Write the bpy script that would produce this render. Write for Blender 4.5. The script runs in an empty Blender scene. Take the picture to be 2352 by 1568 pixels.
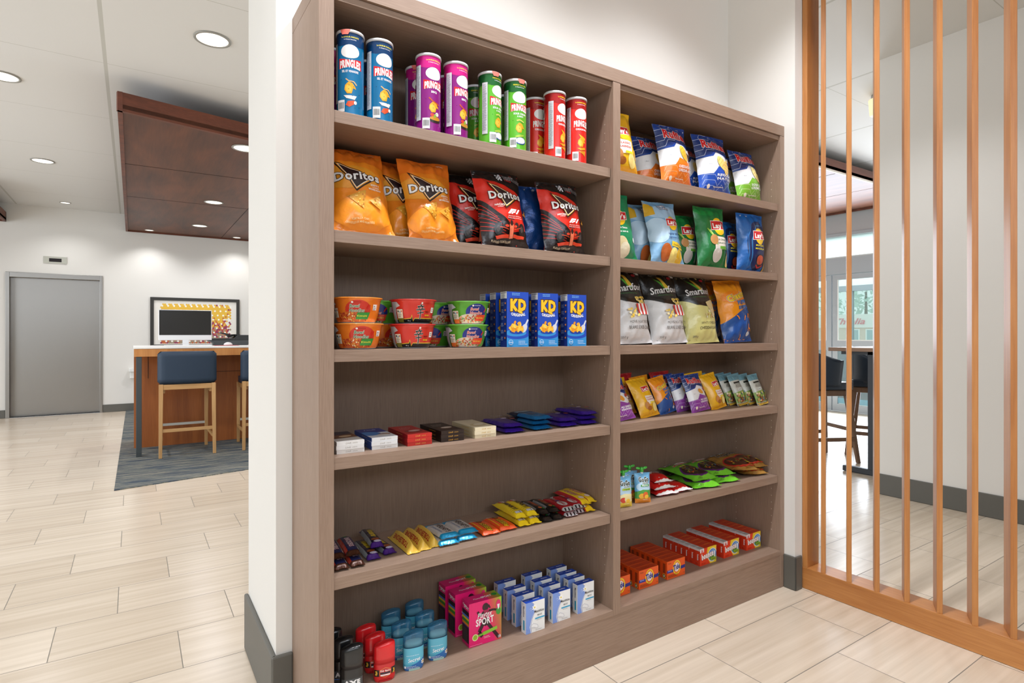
import bpy, bmesh, math, random
from math import pi, sin, cos, radians
from mathutils import Vector, Matrix, noise
from mathutils.geometry import tessellate_polygon

SC = bpy.context.scene
COL = SC.collection

# ---------------------------------------------------------------- camera
YAW = 0.5819
cam_d = bpy.data.cameras.new('camera')
cam = bpy.data.objects.new('camera', cam_d)
COL.objects.link(cam)
cam.location = (-0.4106, -1.5534, 1.1801)
cam.rotation_euler = (pi / 2, 0, -YAW)
cam_d.sensor_width = 36.0
cam_d.lens = 1324.234 / 2352 * 36
cam_d.shift_y = -17.5 / 2352
cam_d.clip_start = 0.02
cam_d.clip_end = 200
SC.camera = cam

# ---------------------------------------------------------------- world, exposure, large lights
SC.view_settings.view_transform = 'Standard'
SC.view_settings.look = 'None'
SC.view_settings.exposure = 0.0
SC.view_settings.gamma = 1.0
SC.view_settings.use_curve_mapping = False
W = bpy.data.worlds.new('daylight')
SC.world = W
W.use_nodes = True
bg = W.node_tree.nodes['Background']
bg.inputs['Color'].default_value = (0.93, 0.97, 1.0, 1)
bg.inputs['Strength'].default_value = 1.5

def lamp(kind, name, loc, power, color=(1, .97, .94), size=.1, rot=(0, 0, 0), spot=120, blend=.6, size_y=None):
    d = bpy.data.lights.new(name, kind)
    d.energy = power
    d.color = (color[0] * .925, color[1] * .975, color[2] * 1.07)
    if kind == 'AREA':
        d.size = size
        if size_y:
            d.shape = 'RECTANGLE'; d.size_y = size_y
    elif kind == 'SPOT':
        d.shadow_soft_size = size; d.spot_size = radians(spot); d.spot_blend = blend
    else:
        d.shadow_soft_size = size
    o = bpy.data.objects.new(name, d)
    o.location = loc; o.rotation_euler = rot
    COL.objects.link(o)
    return o
# ceiling downlights of the shop corner, in front of the shelving
for x in (-.2, .7, 1.55):
    lamp('SPOT', 'shop_downlight', (x, -.42, 3.15), 110, size=.07, spot=112, blend=.8)
for x, y in ((-1.3, -2.2), (.6, -2.4), (2.9, -1.4), (3.3, .1), (-2.2, -.4), (4.9, 2.4), (6.9, 1.2)):
    lamp('SPOT', 'shop_downlight', (x, y, 3.15), 40, size=.1, spot=120, blend=.7)
# added area fills, out of view: one behind the camera, one to the left
lamp('AREA', 'window_daylight', (-.6, -4.6, 2.75), 80, color=(.92, .96, 1), size=5, size_y=.8, rot=(radians(72), 0, 0))
lamp('AREA', 'window_daylight', (-5.2, 3.6, 1.6), 145, color=(.93, .97, 1), size=5, size_y=2.6, rot=(radians(90), 0, radians(-90)))
# glazed entrance wall on the far right lets daylight in
lamp('AREA', 'entrance_daylight', (8.35, 2.6, 1.4), 190, color=(.93, .97, 1), size=2.6, size_y=2.6, rot=(radians(90), 0, radians(90)))

# ---------------------------------------------------------------- helpers: colour, materials
def lin(h):
    h = h.lstrip('#')
    r = []
    for i in (0, 2, 4):
        c = int(h[i:i + 2], 16) / 255
        r.append(c / 12.92 if c <= .04045 else ((c + .055) / 1.055) ** 2.4)
    return (*r, 1)
FIN = {  # roughness, coat, bump strength, bump scale, metallic
    'paint': (.6, 0, .02, 300, 0), 'film': (.3, .25, .38, 26, 0), 'foil': (.28, .3, .45, 34, .3),
    'card': (.42, .1, .015, 400, 0), 'can': (.22, .35, 0, 10, .15), 'plastic': (.22, .3, 0, 10, 0),
    'matte': (.85, 0, .05, 200, 0), 'metal': (.3, 0, 0, 10, 1), 'satin': (.45, 0, 0, 10, 0)}
MATS = {}
def M(color, fin='card'):
    k = (color, fin)
    if k in MATS:
        return MATS[k]
    m = bpy.data.materials.new(f'{fin}_{color.strip("#")}')
    m.use_nodes = True
    nt = m.node_tree
    b = nt.nodes['Principled BSDF']
    ro, coat, bs, sc, me = FIN[fin]
    b.inputs['Base Color'].default_value = lin(color)
    b.inputs['Roughness'].default_value = ro
    b.inputs['Metallic'].default_value = me
    b.inputs['Coat Weight'].default_value = coat
    b.inputs['Coat Roughness'].default_value = .12
    if bs:
        tc = nt.nodes.new('ShaderNodeTexCoord')
        n = nt.nodes.new('ShaderNodeTexNoise')
        n.inputs['Scale'].default_value = sc
        n.inputs['Detail'].default_value = 3
        nt.links.new(tc.outputs['Object'], n.inputs['Vector'])
        bp = nt.nodes.new('ShaderNodeBump')
        bp.inputs['Strength'].default_value = bs
        bp.inputs['Distance'].default_value = .009 if fin in ('film', 'foil') else .0006
        nt.links.new(n.outputs['Fac'], bp.inputs['Height'])
        nt.links.new(bp.outputs['Normal'], b.inputs['Normal'])
    MATS[k] = m
    return m

def node_mat(name, rough=.5, coat=0):
    m = bpy.data.materials.new(name)
    m.use_nodes = True
    nt = m.node_tree
    b = nt.nodes['Principled BSDF']
    b.inputs['Roughness'].default_value = rough
    b.inputs['Coat Weight'].default_value = coat
    return m, nt, b
def nd(nt, t, **k):
    n = nt.nodes.new(t)
    for a, v in k.items():
        if a in n.inputs.keys() if hasattr(n.inputs, 'keys') else False:
            n.inputs[a].default_value = v
        else:
            setattr(n, a, v)
    return n
def ramp(nt, stops):
    r = nt.nodes.new('ShaderNodeValToRGB')
    e = r.color_ramp.elements
    while len(e) < len(stops):
        e.new(.5)
    for i, (p, c) in enumerate(stops):
        e[i].position = p
        e[i].color = lin(c)
    return r

def wood(name, dark, light, axis='Z', scale=9, stretch=.06, fine=90, rough=.5, figure=.5, coat=0):
    """grain runs along `axis` of object space"""
    m, nt, b = node_mat(name, rough, coat)
    L = nt.links
    tc = nd(nt, 'ShaderNodeTexCoord')
    mp = nd(nt, 'ShaderNodeMapping')
    s = [scale] * 3
    s['XYZ'.index(axis)] = scale * stretch
    mp.inputs['Scale'].default_value = s
    L.new(tc.outputs['Object'], mp.inputs['Vector'])
    n1 = nd(nt, 'ShaderNodeTexNoise')
    n1.inputs['Scale'].default_value = 1.0; n1.inputs['Detail'].default_value = 5
    n1.inputs['Distortion'].default_value = .6
    L.new(mp.outputs[0], n1.inputs['Vector'])
    mp2 = nd(nt, 'ShaderNodeMapping')
    s2 = [fine * 3] * 3
    s2['XYZ'.index(axis)] = fine * .12
    mp2.inputs['Scale'].default_value = s2
    L.new(tc.outputs['Object'], mp2.inputs['Vector'])
    n2 = nd(nt, 'ShaderNodeTexNoise')
    n2.inputs['Scale'].default_value = 1.0; n2.inputs['Detail'].default_value = 3
    L.new(mp2.outputs[0], n2.inputs['Vector'])
    mx = nd(nt, 'ShaderNodeMix', data_type='FLOAT')
    mx.inputs[0].default_value = figure
    L.new(n2.outputs['Fac'], mx.inputs[2]); L.new(n1.outputs['Fac'], mx.inputs[3])
    r = ramp(nt, [(.3, dark), (.7, light)])
    L.new(mx.outputs[0], r.inputs['Fac'])
    L.new(r.outputs['Color'], b.inputs['Base Color'])
    bp = nd(nt, 'ShaderNodeBump')
    bp.inputs['Strength'].default_value = .12; bp.inputs['Distance'].default_value = .0006
    L.new(n2.outputs['Fac'], bp.inputs['Height']); L.new(bp.outputs['Normal'], b.inputs['Normal'])
    return m

# laminate of the shelving: grain along X for boards, along Z for uprights
LAM_H = wood('laminate_horizontal', '#846c5a', '#9c8472', 'X', 7, .05, 120, .5, .35)
LAM_V = wood('laminate_vertical', '#846c5a', '#9c8472', 'Z', 7, .05, 120, .5, .35)
LAM_BACK_SHADED = wood('laminate_back_shaded', '#6e5949', '#7f6a59', 'Z', 7, .05, 110, .55, .35)  # same laminate, with the shade inside the bays put into a darker colour
OAK_V = wood('oak_upright', '#a4652f', '#c88b4d', 'Z', 16, .07, 60, .4, .6, .25)
OAK_Y = wood('oak_rail', '#a4652f', '#c88b4d', 'Y', 16, .07, 60, .38, .6, .2)
for _m in (OAK_V, OAK_Y): _m.node_tree.nodes['Principled BSDF'].inputs['Coat Roughness'].default_value = .38
WALNUT = wood('walnut_panel', '#42210f', '#713f22', 'Y', 6, .22, 30, .5, .75, 0)
WALNUT_X = wood('walnut_fascia', '#4a2413', '#7a412a', 'X', 10, .08, 40, .5, .7, 0)
CHERRY = wood('cherry_veneer', '#84451c', '#b46a30', 'Z', 9, .06, 50, .45, .7)
CHERRY_X = wood('cherry_edge', '#a8682f', '#cc8f50', 'Z', 12, .1, 50, .45, .7)
ASH = wood('ash_leg', '#a87c48', '#c69c68', 'Z', 14, .08, 60, .45, .6)
ASH_X = wood('ash_rail', '#a87c48', '#c69c68', 'X', 14, .08, 60, .45, .6)

def wall_mat(name, col, bump=.05):
    m, nt, b = node_mat(name, .75)
    tc = nd(nt, 'ShaderNodeTexCoord')
    n = nd(nt, 'ShaderNodeTexNoise')
    n.inputs['Scale'].default_value = 160; n.inputs['Detail'].default_value = 2
    nt.links.new(tc.outputs['Object'], n.inputs['Vector'])
    bp = nd(nt, 'ShaderNodeBump')
    bp.inputs['Strength'].default_value = bump; bp.inputs['Distance'].default_value = .001
    nt.links.new(n.outputs['Fac'], bp.inputs['Height']); nt.links.new(bp.outputs['Normal'], b.inputs['Normal'])
    b.inputs['Base Color'].default_value = lin(col)
    return m
WALL = wall_mat('wall_paint', '#dedbd4')
WALLG = wall_mat('wall_grey_paint', '#b9bcc0')
BASEM = wall_mat('baseboard_vinyl', '#5d5b54', .02)
BASEM.node_tree.nodes['Principled BSDF'].inputs['Roughness'].default_value = .5
STEEL_FR = M('#9c9c98', 'metal')

def tile_floor():
    m, nt, b = node_mat('floor_porcelain_tile', .26)
    L = nt.links
    tc = nd(nt, 'ShaderNodeTexCoord')
    mp = nd(nt, 'ShaderNodeMapping')
    PT = .3045
    # running bond with one-third offset: shear x by row before a plain brick pattern
    sep = nd(nt, 'ShaderNodeSeparateXYZ')
    L.new(tc.outputs['Object'], sep.inputs[0])
    def math_(op, a, bb=None):
        n = nd(nt, 'ShaderNodeMath', operation=op)
        for i, v in enumerate((a, bb)):
            if v is None: continue
            if isinstance(v, (int, float)): n.inputs[i].default_value = v
            else: L.new(v, n.inputs[i])
        return n.outputs[0]
    yy = math_('DIVIDE', math_('ADD', sep.outputs['Y'], .7354 + PT * 60), PT)
    row = math_('FLOOR', yy)
    fy = math_('FRACT', yy)
    third = math_('MULTIPLY', row, 1 / 3)
    xx = math_('ADD', math_('DIVIDE', math_('SUBTRACT', sep.outputs['X'], 1.772), .61), 40)
    xx = math_('SUBTRACT', xx, third)
    xx = math_('ADD', xx, 60 / 3 + .0)
    xx = math_('ADD', xx, 40)
    fx = math_('FRACT', xx)
    colid = math_('FLOOR', xx)
    g = .0016
    ex = math_('LESS_THAN', math_('MINIMUM', fx, math_('SUBTRACT', 1, fx)), g / .61)
    ey = math_('LESS_THAN', math_('MINIMUM', fy, math_('SUBTRACT', 1, fy)), g / PT)
    grout = math_('MAXIMUM', ex, ey)
    cmb = nd(nt, 'ShaderNodeCombineXYZ')
    L.new(row, cmb.inputs[0]); L.new(colid, cmb.inputs[1])
    wn = nd(nt, 'ShaderNodeTexWhiteNoise', noise_dimensions='2D')
    L.new(cmb.outputs[0], wn.inputs['Vector'])
    mp.inputs['Scale'].default_value = (1.2, 34, 1)
    L.new(tc.outputs['Object'], mp.inputs['Vector'])
    n1 = nd(nt, 'ShaderNodeTexNoise')
    n1.inputs['Scale'].default_value = 1; n1.inputs['Detail'].default_value = 6
    add = nd(nt, 'ShaderNodeVectorMath', operation='ADD')
    L.new(mp.outputs[0], add.inputs[0]); L.new(wn.outputs['Color'], add.inputs[1])
    L.new(add.outputs[0], n1.inputs['Vector'])
    mix = math_('ADD', math_('MULTIPLY', n1.outputs['Fac'], .8), math_('MULTIPLY', wn.outputs['Value'], .2))
    r = ramp(nt, [(.3, '#c5b49e'), (.7, '#dbccb8')])
    L.new(mix, r.inputs['Fac'])
    mg = nd(nt, 'ShaderNodeMix', data_type='RGBA')
    L.new(grout, mg.inputs[0]); L.new(r.outputs['Color'], mg.inputs[6])
    mg.inputs[7].default_value = lin('#7d766a')
    L.new(mg.outputs[2], b.inputs['Base Color'])
    rr = math_('ADD', math_('MULTIPLY', grout, .5), .24)
    L.new(rr, b.inputs['Roughness'])
    bp = nd(nt, 'ShaderNodeBump', invert=True)
    bp.inputs['Strength'].default_value = .3; bp.inputs['Distance'].default_value = .001
    L.new(grout, bp.inputs['Height']); L.new(bp.outputs['Normal'], b.inputs['Normal'])
    return m

def carpet_mat():
    m, nt, b = node_mat('carpet_streaks', .95)
    L = nt.links
    tc = nd(nt, 'ShaderNodeTexCoord')
    mp = nd(nt, 'ShaderNodeMapping'); mp.inputs['Scale'].default_value = (2.2, 42, 1)
    mp.inputs['Rotation'].default_value = (0, 0, radians(-4))
    L.new(tc.outputs['Object'], mp.inputs['Vector'])
    n1 = nd(nt, 'ShaderNodeTexNoise'); n1.inputs['Detail'].default_value = 7; n1.inputs['Roughness'].default_value = .7
    n1.inputs['Scale'].default_value = 1
    L.new(mp.outputs[0], n1.inputs['Vector'])
    r = ramp(nt, [(.40, '#1a2a3e'), (.46, '#3a4856'), (.51, '#67695f'), (.56, '#8c8778'), (.62, '#2a394b')])
    L.new(n1.outputs['Fac'], r.inputs['Fac']); L.new(r.outputs['Color'], b.inputs['Base Color'])
    n2 = nd(nt, 'ShaderNodeTexNoise'); n2.inputs['Scale'].default_value = 500
    L.new(tc.outputs['Object'], n2.inputs['Vector'])
    bp = nd(nt, 'ShaderNodeBump'); bp.inputs['Strength'].default_value = .5; bp.inputs['Distance'].default_value = .003
    L.new(n2.outputs['Fac'], bp.inputs['Height']); L.new(bp.outputs['Normal'], b.inputs['Normal'])
    return m

def steel_mat():
    m, nt, b = node_mat('brushed_stainless_steel', .34)
    b.inputs['Metallic'].default_value = 1
    b.inputs['Base Color'].default_value = lin('#97948f')
    b.inputs['Anisotropic'].default_value = .6
    tc = nd(nt, 'ShaderNodeTexCoord')
    mp = nd(nt, 'ShaderNodeMapping'); mp.inputs['Scale'].default_value = (900, 900, 4)
    nt.links.new(tc.outputs['Object'], mp.inputs['Vector'])
    n = nd(nt, 'ShaderNodeTexNoise'); n.inputs['Scale'].default_value = 1
    nt.links.new(mp.outputs[0], n.inputs['Vector'])
    bp = nd(nt, 'ShaderNodeBump'); bp.inputs['Strength'].default_value = .08; bp.inputs['Distance'].default_value = .0005
    nt.links.new(n.outputs['Fac'], bp.inputs['Height']); nt.links.new(bp.outputs['Normal'], b.inputs['Normal'])
    return m

def glass_mat(name='clear_glass', tint='#eef6f4', refl=.08):
    m = bpy.data.materials.new(name); m.use_nodes = True
    nt = m.node_tree
    nt.nodes.clear()
    o = nd(nt, 'ShaderNodeOutputMaterial'); mx = nd(nt, 'ShaderNodeMixShader'); mx.inputs[0].default_value = refl
    t = nd(nt, 'ShaderNodeBsdfTransparent'); t.inputs[0].default_value = lin(tint)
    g = nd(nt, 'ShaderNodeBsdfGlossy'); g.inputs['Roughness'].default_value = .02
    nt.links.new(t.outputs[0], mx.inputs[1]); nt.links.new(g.outputs[0], mx.inputs[2]); nt.links.new(mx.outputs[0], o.inputs[0])
    return m

def emis(name, col, s):
    m = bpy.data.materials.new(name); m.use_nodes = True
    b = m.node_tree.nodes['Principled BSDF']
    b.inputs['Base Color'].default_value = lin(col)
    b.inputs['Emission Color'].default_value = lin(col); b.inputs['Emission Strength'].default_value = s
    return m

# ---------------------------------------------------------------- helpers: meshes
def mesh_obj(name, verts, faces, mats, mi=None, parent=None, smooth=False, loc=None, normals=None):
    me = bpy.data.meshes.new(name)
    me.from_pydata(verts, [], faces)
    for m in (mats if isinstance(mats, (list, tuple)) else [mats]):
        me.materials.append(m)
    if mi:
        me.polygons.foreach_set('material_index', mi)
    if smooth:
        me.polygons.foreach_set('use_smooth', [True] * len(me.polygons))
    me.update()
    if normals:
        me.normals_split_custom_set_from_vertices(normals)
    o = bpy.data.objects.new(name, me)
    COL.objects.link(o)
    if parent: o.parent = parent
    if loc: o.location = loc
    return o

class B:
    """collects boxes, prisms, tubes, lathes into one mesh"""
    def __init__(s): s.v = []; s.f = []; s.m = []; s.mats = []; s.cur = 0; s.sm = []
    def mat(s, m):
        if m not in s.mats: s.mats.append(m)
        s.cur = s.mats.index(m); return s
    def add(s, vs, fs, smooth=False):
        n = len(s.v); s.v += [tuple(v) for v in vs]
        s.f += [tuple(i + n for i in f) for f in fs]; s.m += [s.cur] * len(fs); s.sm += [smooth] * len(fs); return s
    def box(s, x0, x1, y0, y1, z0, z1, R=None):
        vs = [(x, y, z) for x in (x0, x1) for y in (y0, y1) for z in (z0, z1)]
        if R: vs = [R @ Vector(v) for v in vs]
        return s.add(vs, [(0, 1, 3, 2), (4, 6, 7, 5), (0, 4, 5, 1), (2, 3, 7, 6), (0, 2, 6, 4), (1, 5, 7, 3)])
    def prism(s, pts, h0, h1, axis='Z', R=None):
        """polygon pts in the plane normal to axis, extruded h0..h1"""
        def P(a, b, h): return {'Z': (a, b, h), 'Y': (a, h, b), 'X': (h, a, b)}[axis]
        n = len(pts)
        vs = [P(a, b, h0) for a, b in pts] + [P(a, b, h1) for a, b in pts]
        if R: vs = [R @ Vector(v) for v in vs]
        fs = [tuple(range(n)), tuple(range(2 * n - 1, n - 1, -1))] + [(i, i + n, (i + 1) % n + n, (i + 1) % n) for i in range(n)]
        return s.add(vs, fs)
    def loft(s, rings, cap=True, smooth=True):
        n = len(rings[0]); vs = [p for r in rings for p in r]; fs = []
        for k in range(len(rings) - 1):
            for i in range(n):
                fs.append((k * n + i, k * n + (i + 1) % n, (k + 1) * n + (i + 1) % n, (k + 1) * n + i))
        s.add(vs, fs, smooth)
        if cap:
            b0 = len(s.v) - len(vs)
            s.f.append(tuple(b0 + i for i in range(n - 1, -1, -1))); s.m.append(s.cur); s.sm.append(False)
            s.f.append(tuple(b0 + (len(rings) - 1) * n + i for i in range(n))); s.m.append(s.cur); s.sm.append(False)
        return s
    def lathe(s, prof, n=32, c=(0, 0), cap=True):
        return s.loft([[(c[0] + r * cos(2 * pi * i / n), c[1] + r * sin(2 * pi * i / n), z) for i in range(n)] for r, z in prof], cap)
    def tube(s, a, b, r0, r1=None, n=10):
        a, b = Vector(a), Vector(b); r1 = r1 or r0
        d = (b - a).normalized(); u = d.orthogonal().normalized(); w = d.cross(u)
        return s.loft([[p + r * (cos(2 * pi * i / n) * u + sin(2 * pi * i / n) * w) for i in range(n)] for p, r in ((a, r0), (b, r1))])
    def bar(s, a, b, wx, wy, wx1=None, wy1=None):
        """square bar between a and b, cross-section axis-aligned in x,y"""
        wx1 = wx1 or wx; wy1 = wy1 or wy; vs = []
        for p, x, y in ((a, wx, wy), (b, wx1, wy1)):
            vs += [(p[0] - x / 2, p[1] - y / 2, p[2]), (p[0] + x / 2, p[1] - y / 2, p[2]), (p[0] + x / 2, p[1] + y / 2, p[2]), (p[0] - x / 2, p[1] + y / 2, p[2])]
        return s.add(vs, [(3, 2, 1, 0), (4, 5, 6, 7)] + [(i, (i + 1) % 4, (i + 1) % 4 + 4, i + 4) for i in range(4)])
    def build(s, name, parent=None, bevel=0, loc=None, seg=2):
        me = bpy.data.meshes.new(name)
        me.from_pydata(s.v, [], s.f)
        for m in s.mats: me.materials.append(m)
        me.polygons.foreach_set('material_index', s.m)
        me.polygons.foreach_set('use_smooth', s.sm)
        bm = bmesh.new(); bm.from_mesh(me)
        bmesh.ops.recalc_face_normals(bm, faces=bm.faces)
        bm.to_mesh(me); bm.free()
        me.update()
        o = bpy.data.objects.new(name, me); COL.objects.link(o)
        if parent: o.parent = parent
        if loc: o.location = loc
        if bevel:
            md = o.modifiers.new('bevel', 'BEVEL'); md.width = bevel; md.segments = seg; md.limit_method = 'ANGLE'
            md.harden_normals = False
        return o

def empty(name, loc=(0, 0, 0), rz=0):
    o = bpy.data.objects.new(name, None); COL.objects.link(o)
    o.empty_display_size = .05
    o.location = loc; o.rotation_euler = (0, 0, rz); return o
def tag(o, label=None, cat=None, group=None, kind=None):
    if label: o['label'] = label
    if cat: o['category'] = cat
    if group: o['group'] = group
    if kind: o['kind'] = kind
    return o
def struct(o, label, cat='structure'):
    return tag(o, label, cat, kind='structure')
def copy_tree(o, loc=None, rot=None, parent=None):
    c = o.copy(); COL.objects.link(c)
    if parent: c.parent = parent
    for ch in list(o.children): copy_tree(ch, parent=c)
    if loc is not None: c.location = loc
    if rot is not None: c.rotation_euler = rot
    return c

# ================================================================ THE ROOM
FL = tile_floor()
floor = B().mat(FL).box(-7, 8.53, -5.5, 9.07, -.1, 0).build('floor')
struct(floor, 'cream porcelain plank tile floor laid in running bond', 'floor')
CEILZ, CEILR = 3.011, 3.2

def ceiling_mat(name, x0, y0, px, py):
    m, nt, b = node_mat(name, .85)
    L = nt.links
    tc = nd(nt, 'ShaderNodeTexCoord'); sep = nd(nt, 'ShaderNodeSeparateXYZ'); L.new(tc.outputs['Object'], sep.inputs[0])
    def math_(op, a, bb=None):
        n = nd(nt, 'ShaderNodeMath', operation=op)
        for i, v in enumerate((a, bb)):
            if v is None: continue
            if isinstance(v, (int, float)): n.inputs[i].default_value = v
            else: L.new(v, n.inputs[i])
        return n.outputs[0]
    def line(sock, o, p, wd):
        f = math_('FRACT', math_('DIVIDE', math_('SUBTRACT', sock, o - 40 * p), p))
        return math_('LESS_THAN', math_('MINIMUM', f, math_('SUBTRACT', 1, f)), wd / 2 / p)
    g = math_('MAXIMUM', line(sep.outputs['X'], x0, px, .022), line(sep.outputs['Y'], y0, py, .006))
    mg = nd(nt, 'ShaderNodeMix', data_type='RGBA'); L.new(g, mg.inputs[0])
    mg.inputs[6].default_value = lin('#dddcd8'); mg.inputs[7].default_value = lin('#c3c2ba')
    L.new(mg.outputs[2], b.inputs['Base Color'])
    n = nd(nt, 'ShaderNodeTexNoise'); n.inputs['Scale'].default_value = 260; L.new(tc.outputs['Object'], n.inputs['Vector'])
    bp = nd(nt, 'ShaderNodeBump'); bp.inputs['Strength'].default_value = .1; bp.inputs['Distance'].default_value = .001
    L.new(n.outputs['Fac'], bp.inputs['Height']); L.new(bp.outputs['Normal'], b.inputs['Normal'])
    return m
cm1 = ceiling_mat('acoustic_ceiling_left', -.565, 3.22, 1.215, 1.211)
cm2 = ceiling_mat('acoustic_ceiling_right', 4.355, .98, 1.22, 1.22)
struct(B().mat(cm1).box(-7, 1.36, .45, 9.2, CEILZ, CEILZ + .05).build('ceiling'), 'white acoustic tile ceiling over the lobby', 'ceiling')
struct(B().mat(cm2).box(-7, 8.7, -5.5, .45, CEILR, CEILR + .05).box(1.36, 8.7, .45, 9.2, CEILR, CEILR + .05)
       .mat(WALL).box(-7, 1.36, .40, .45, CEILZ, CEILR).build('ceiling'), 'white ceiling over the shop corner and entrance', 'ceiling')

# shelving alcove wall: back wall, its left end, return wall right of the cabinet
wb = B().mat(WALL)
wb.box(-.0469, 2.2, .3046, .80, 0, CEILR)          # back wall with its left end
wb.box(2.1368, 2.30, -.052, .3046, 0, CEILR)       # return wall
struct(wb.build('wall_back'), 'white wall behind and above the shelving unit', 'wall')
YE = 9.0716
we = B().mat(WALL)
DX0, DX1, DH = -1.8974, -.7876, 2.05
we.box(-7, DX0, YE, YE + .2, 0, CEILZ).box(DX1, 1.36, YE, YE + .2, 0, CEILZ).box(DX0, DX1, YE, YE + .2, DH, CEILZ)
struct(we.build('wall_elevator'), 'cream wall around the elevator door at the far end of the lobby', 'wall')
struct(B().mat(WALL).box(1.334, 1.50, 3.9, YE, 0, CEILZ).build('wall_lobby_right'), 'cream wall closing the lobby on the right, beside the framed art', 'wall')
struct(B().mat(WALL).box(4.1963, 4.36, -2.6, .514, 0, CEILR).box(4.36, 6.9, .40, .514, 0, CEILR).build('wall_right'), 'pale grey wall standing behind the wooden slat screen', 'wall')

def baseboard(name, segs, label, h=.15):
    b = B().mat(BASEM)
    for x0, x1, y0, y1, hh in segs:
        b.box(x0, x1, y0, y1, 0, hh)
    return struct(b.build(name, bevel=.005), label, 'baseboard')
baseboard('baseboard_elevator', [(-7, DX0 + .0, YE - .012, YE, .115), (DX1, 1.334, YE - .012, YE, .115)], 'dark grey baseboard under the elevator wall')
baseboard('baseboard_wall_end', [(-.0609, -.0469, .2916, .81, .205), (-.0609, 0.0, .2906, .3046, .205)], 'dark grey baseboard wrapping the end of the white wall left of the shelving')
baseboard('baseboard_return', [(2.1268, 2.1368, -.062, 0.0, .155), (2.1268, 2.181, -.062, -.052, .155)], 'dark grey baseboard on the wall corner between shelving and slat screen')
baseboard('baseboard_right', [(4.184, 4.1963, -2.6, .526, .152), (4.1965, 6.9, .514, .526, .152)], 'dark grey baseboard behind the slat screen')

struct(B().mat(WALL).box(-7, 8.7, -5.7, -5.5, 0, CEILR).build('wall_front'), 'white wall behind the viewpoint', 'wall')
# carpet
ax, ay, bx, by = -.5277, 3.7125, 1.334, 4.06
struct(B().mat(carpet_mat()).prism([(ax, ay), (bx, by), (bx, YE - .01), (ax + .03, YE - .01)], .0, .006).build('floor_carpet'), 'blue and grey streaked carpet under the bar desk', 'carpet')

# ceiling bulkheads (walnut panels)
def bulkhead(x0, pts, label, zs, zb, zt, seams_y, seams_x, zc):
    """pts: plan outline, first edge is the front fascia"""
    b = B().mat(WALNUT)
    b.prism(pts, zs, zs + .03)
    b.mat(WALNUT_X)
    n = len(pts)
    cx = sum(p[0] for p in pts) / n; cy = sum(p[1] for p in pts) / n
    for i in range(n):
        a = Vector((*pts[i], 0)); c = Vector((*pts[(i + 1) % n], 0)); d = (c - a).normalized(); nn = Vector((-d.y, d.x, 0))
        if (Vector((cx, cy, 0)) - a).dot(nn) < 0: nn = -nn
        q = [a, c, c + nn * .03, a + nn * .03]
        b.prism([(v.x, v.y) for v in q], zb, zt)
    b.mat(M('#2a1a12', 'matte'))
    for (p, q) in seams_y + seams_x:
        a = Vector((*p, 0)); c = Vector((*q, 0)); d = (c - a).normalized(); nn = Vector((-d.y, d.x, 0)) * .004
        b.prism([(v.x, v.y) for v in (a - nn, c - nn, c + nn, a + nn)], zs - .0015, zs + .001)
    b.mat(M('#3a3a38', 'matte'))
    ins = [(p[0] * .45 + cx * .55, p[1] * .45 + cy * .55) for p in pts]
    b.prism(ins, zt, zc)
    return tag(b.build(label[0]), label[1], 'ceiling panel')
BS = 2.7634
bulkhead(0, [(-.5, 3.332), (1.33, 3.722), (1.33, 9.05), (-.5, 9.05)], ('ceiling_panel', 'large suspended walnut ceiling panel over the bar desk'), BS, 2.745, 2.879,
         [((-.48, 4.905), (1.31, 4.868)), ((-.48, 6.42), (1.31, 6.40)), ], [((.81, 5.20), (.81, 9.04))], CEILZ)
bulkhead(0, [(-3.6, 7.3), (-1.885, 7.3), (-1.885, 9.05), (-3.6, 9.05)], ('ceiling_panel', 'corner of a second suspended walnut ceiling panel at the far left'), BS, 2.745, 2.879, [], [], CEILZ)
bulkhead(0, [(4.7, 1.805), (8.4, 1.805), (8.4, 3.9), (4.7, 3.9)], ('ceiling_panel', 'suspended wooden ceiling panel in front of the entrance, seen between the slats'), 2.99, 2.965, 3.10,
         [((6.22, 1.85), (6.22, 3.85)), ((7.27, 1.85), (7.27, 3.85))], [], CEILR)
tag(B().mat(M('#e6ddd0', 'paint')).box(4.7, 8.4, 1.790, 1.8045, 2.957, 2.977).build('light_trim'), 'pale trim strip along the lower edge of the entrance ceiling panel', 'trim')

# recessed downlights: ring, reflector; each with its own lamp
RING = M('#9a9890', 'satin'); GLOW = emis('downlight_lens', '#fff7ea', 1.6)
def make_downlight(r=.085):
    t = empty('recessed_downlight')
    B().mat(RING).lathe([(r, 0), (r, -.004), (r - .014, -.006), (r - .016, 0)], 36, cap=False).build('trim_ring', t)
    B().mat(GLOW).lathe([(r - .016, -.0012), (r - .03, .0), (.001, .0)], 36, cap=False).build('lens', t)
    return t
dl = make_downlight(.105)
spots = [((.0036, 2.4641, CEILZ), 'recessed downlight nearest the camera in the white tile ceiling'),
         ((-1.1846, 3.854, CEILZ), 'recessed downlight cut by the left edge of the photo'),
         ((-1.2064, 6.2712, CEILZ), 'recessed downlight in the white ceiling, middle of the row towards the elevator'),
         ((-1.1959, 8.5891, CEILZ), 'recessed downlight in the white ceiling right in front of the elevator wall'),
         ((.3902, 3.8042, BS), 'recessed downlight in the walnut panel nearest the camera'),
         ((.4036, 6.2075, BS), 'recessed downlight in the middle of the walnut panel'),
         ((.4102, 8.0061, BS), 'recessed downlight in the walnut panel between the two wall washers'),
         ((-.1988, 8.8301, BS), 'small downlight in the walnut panel above the left of the framed art'),
         ((1.0178, 8.8374, BS), 'small downlight in the walnut panel above the right corner of the wall')]
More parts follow.
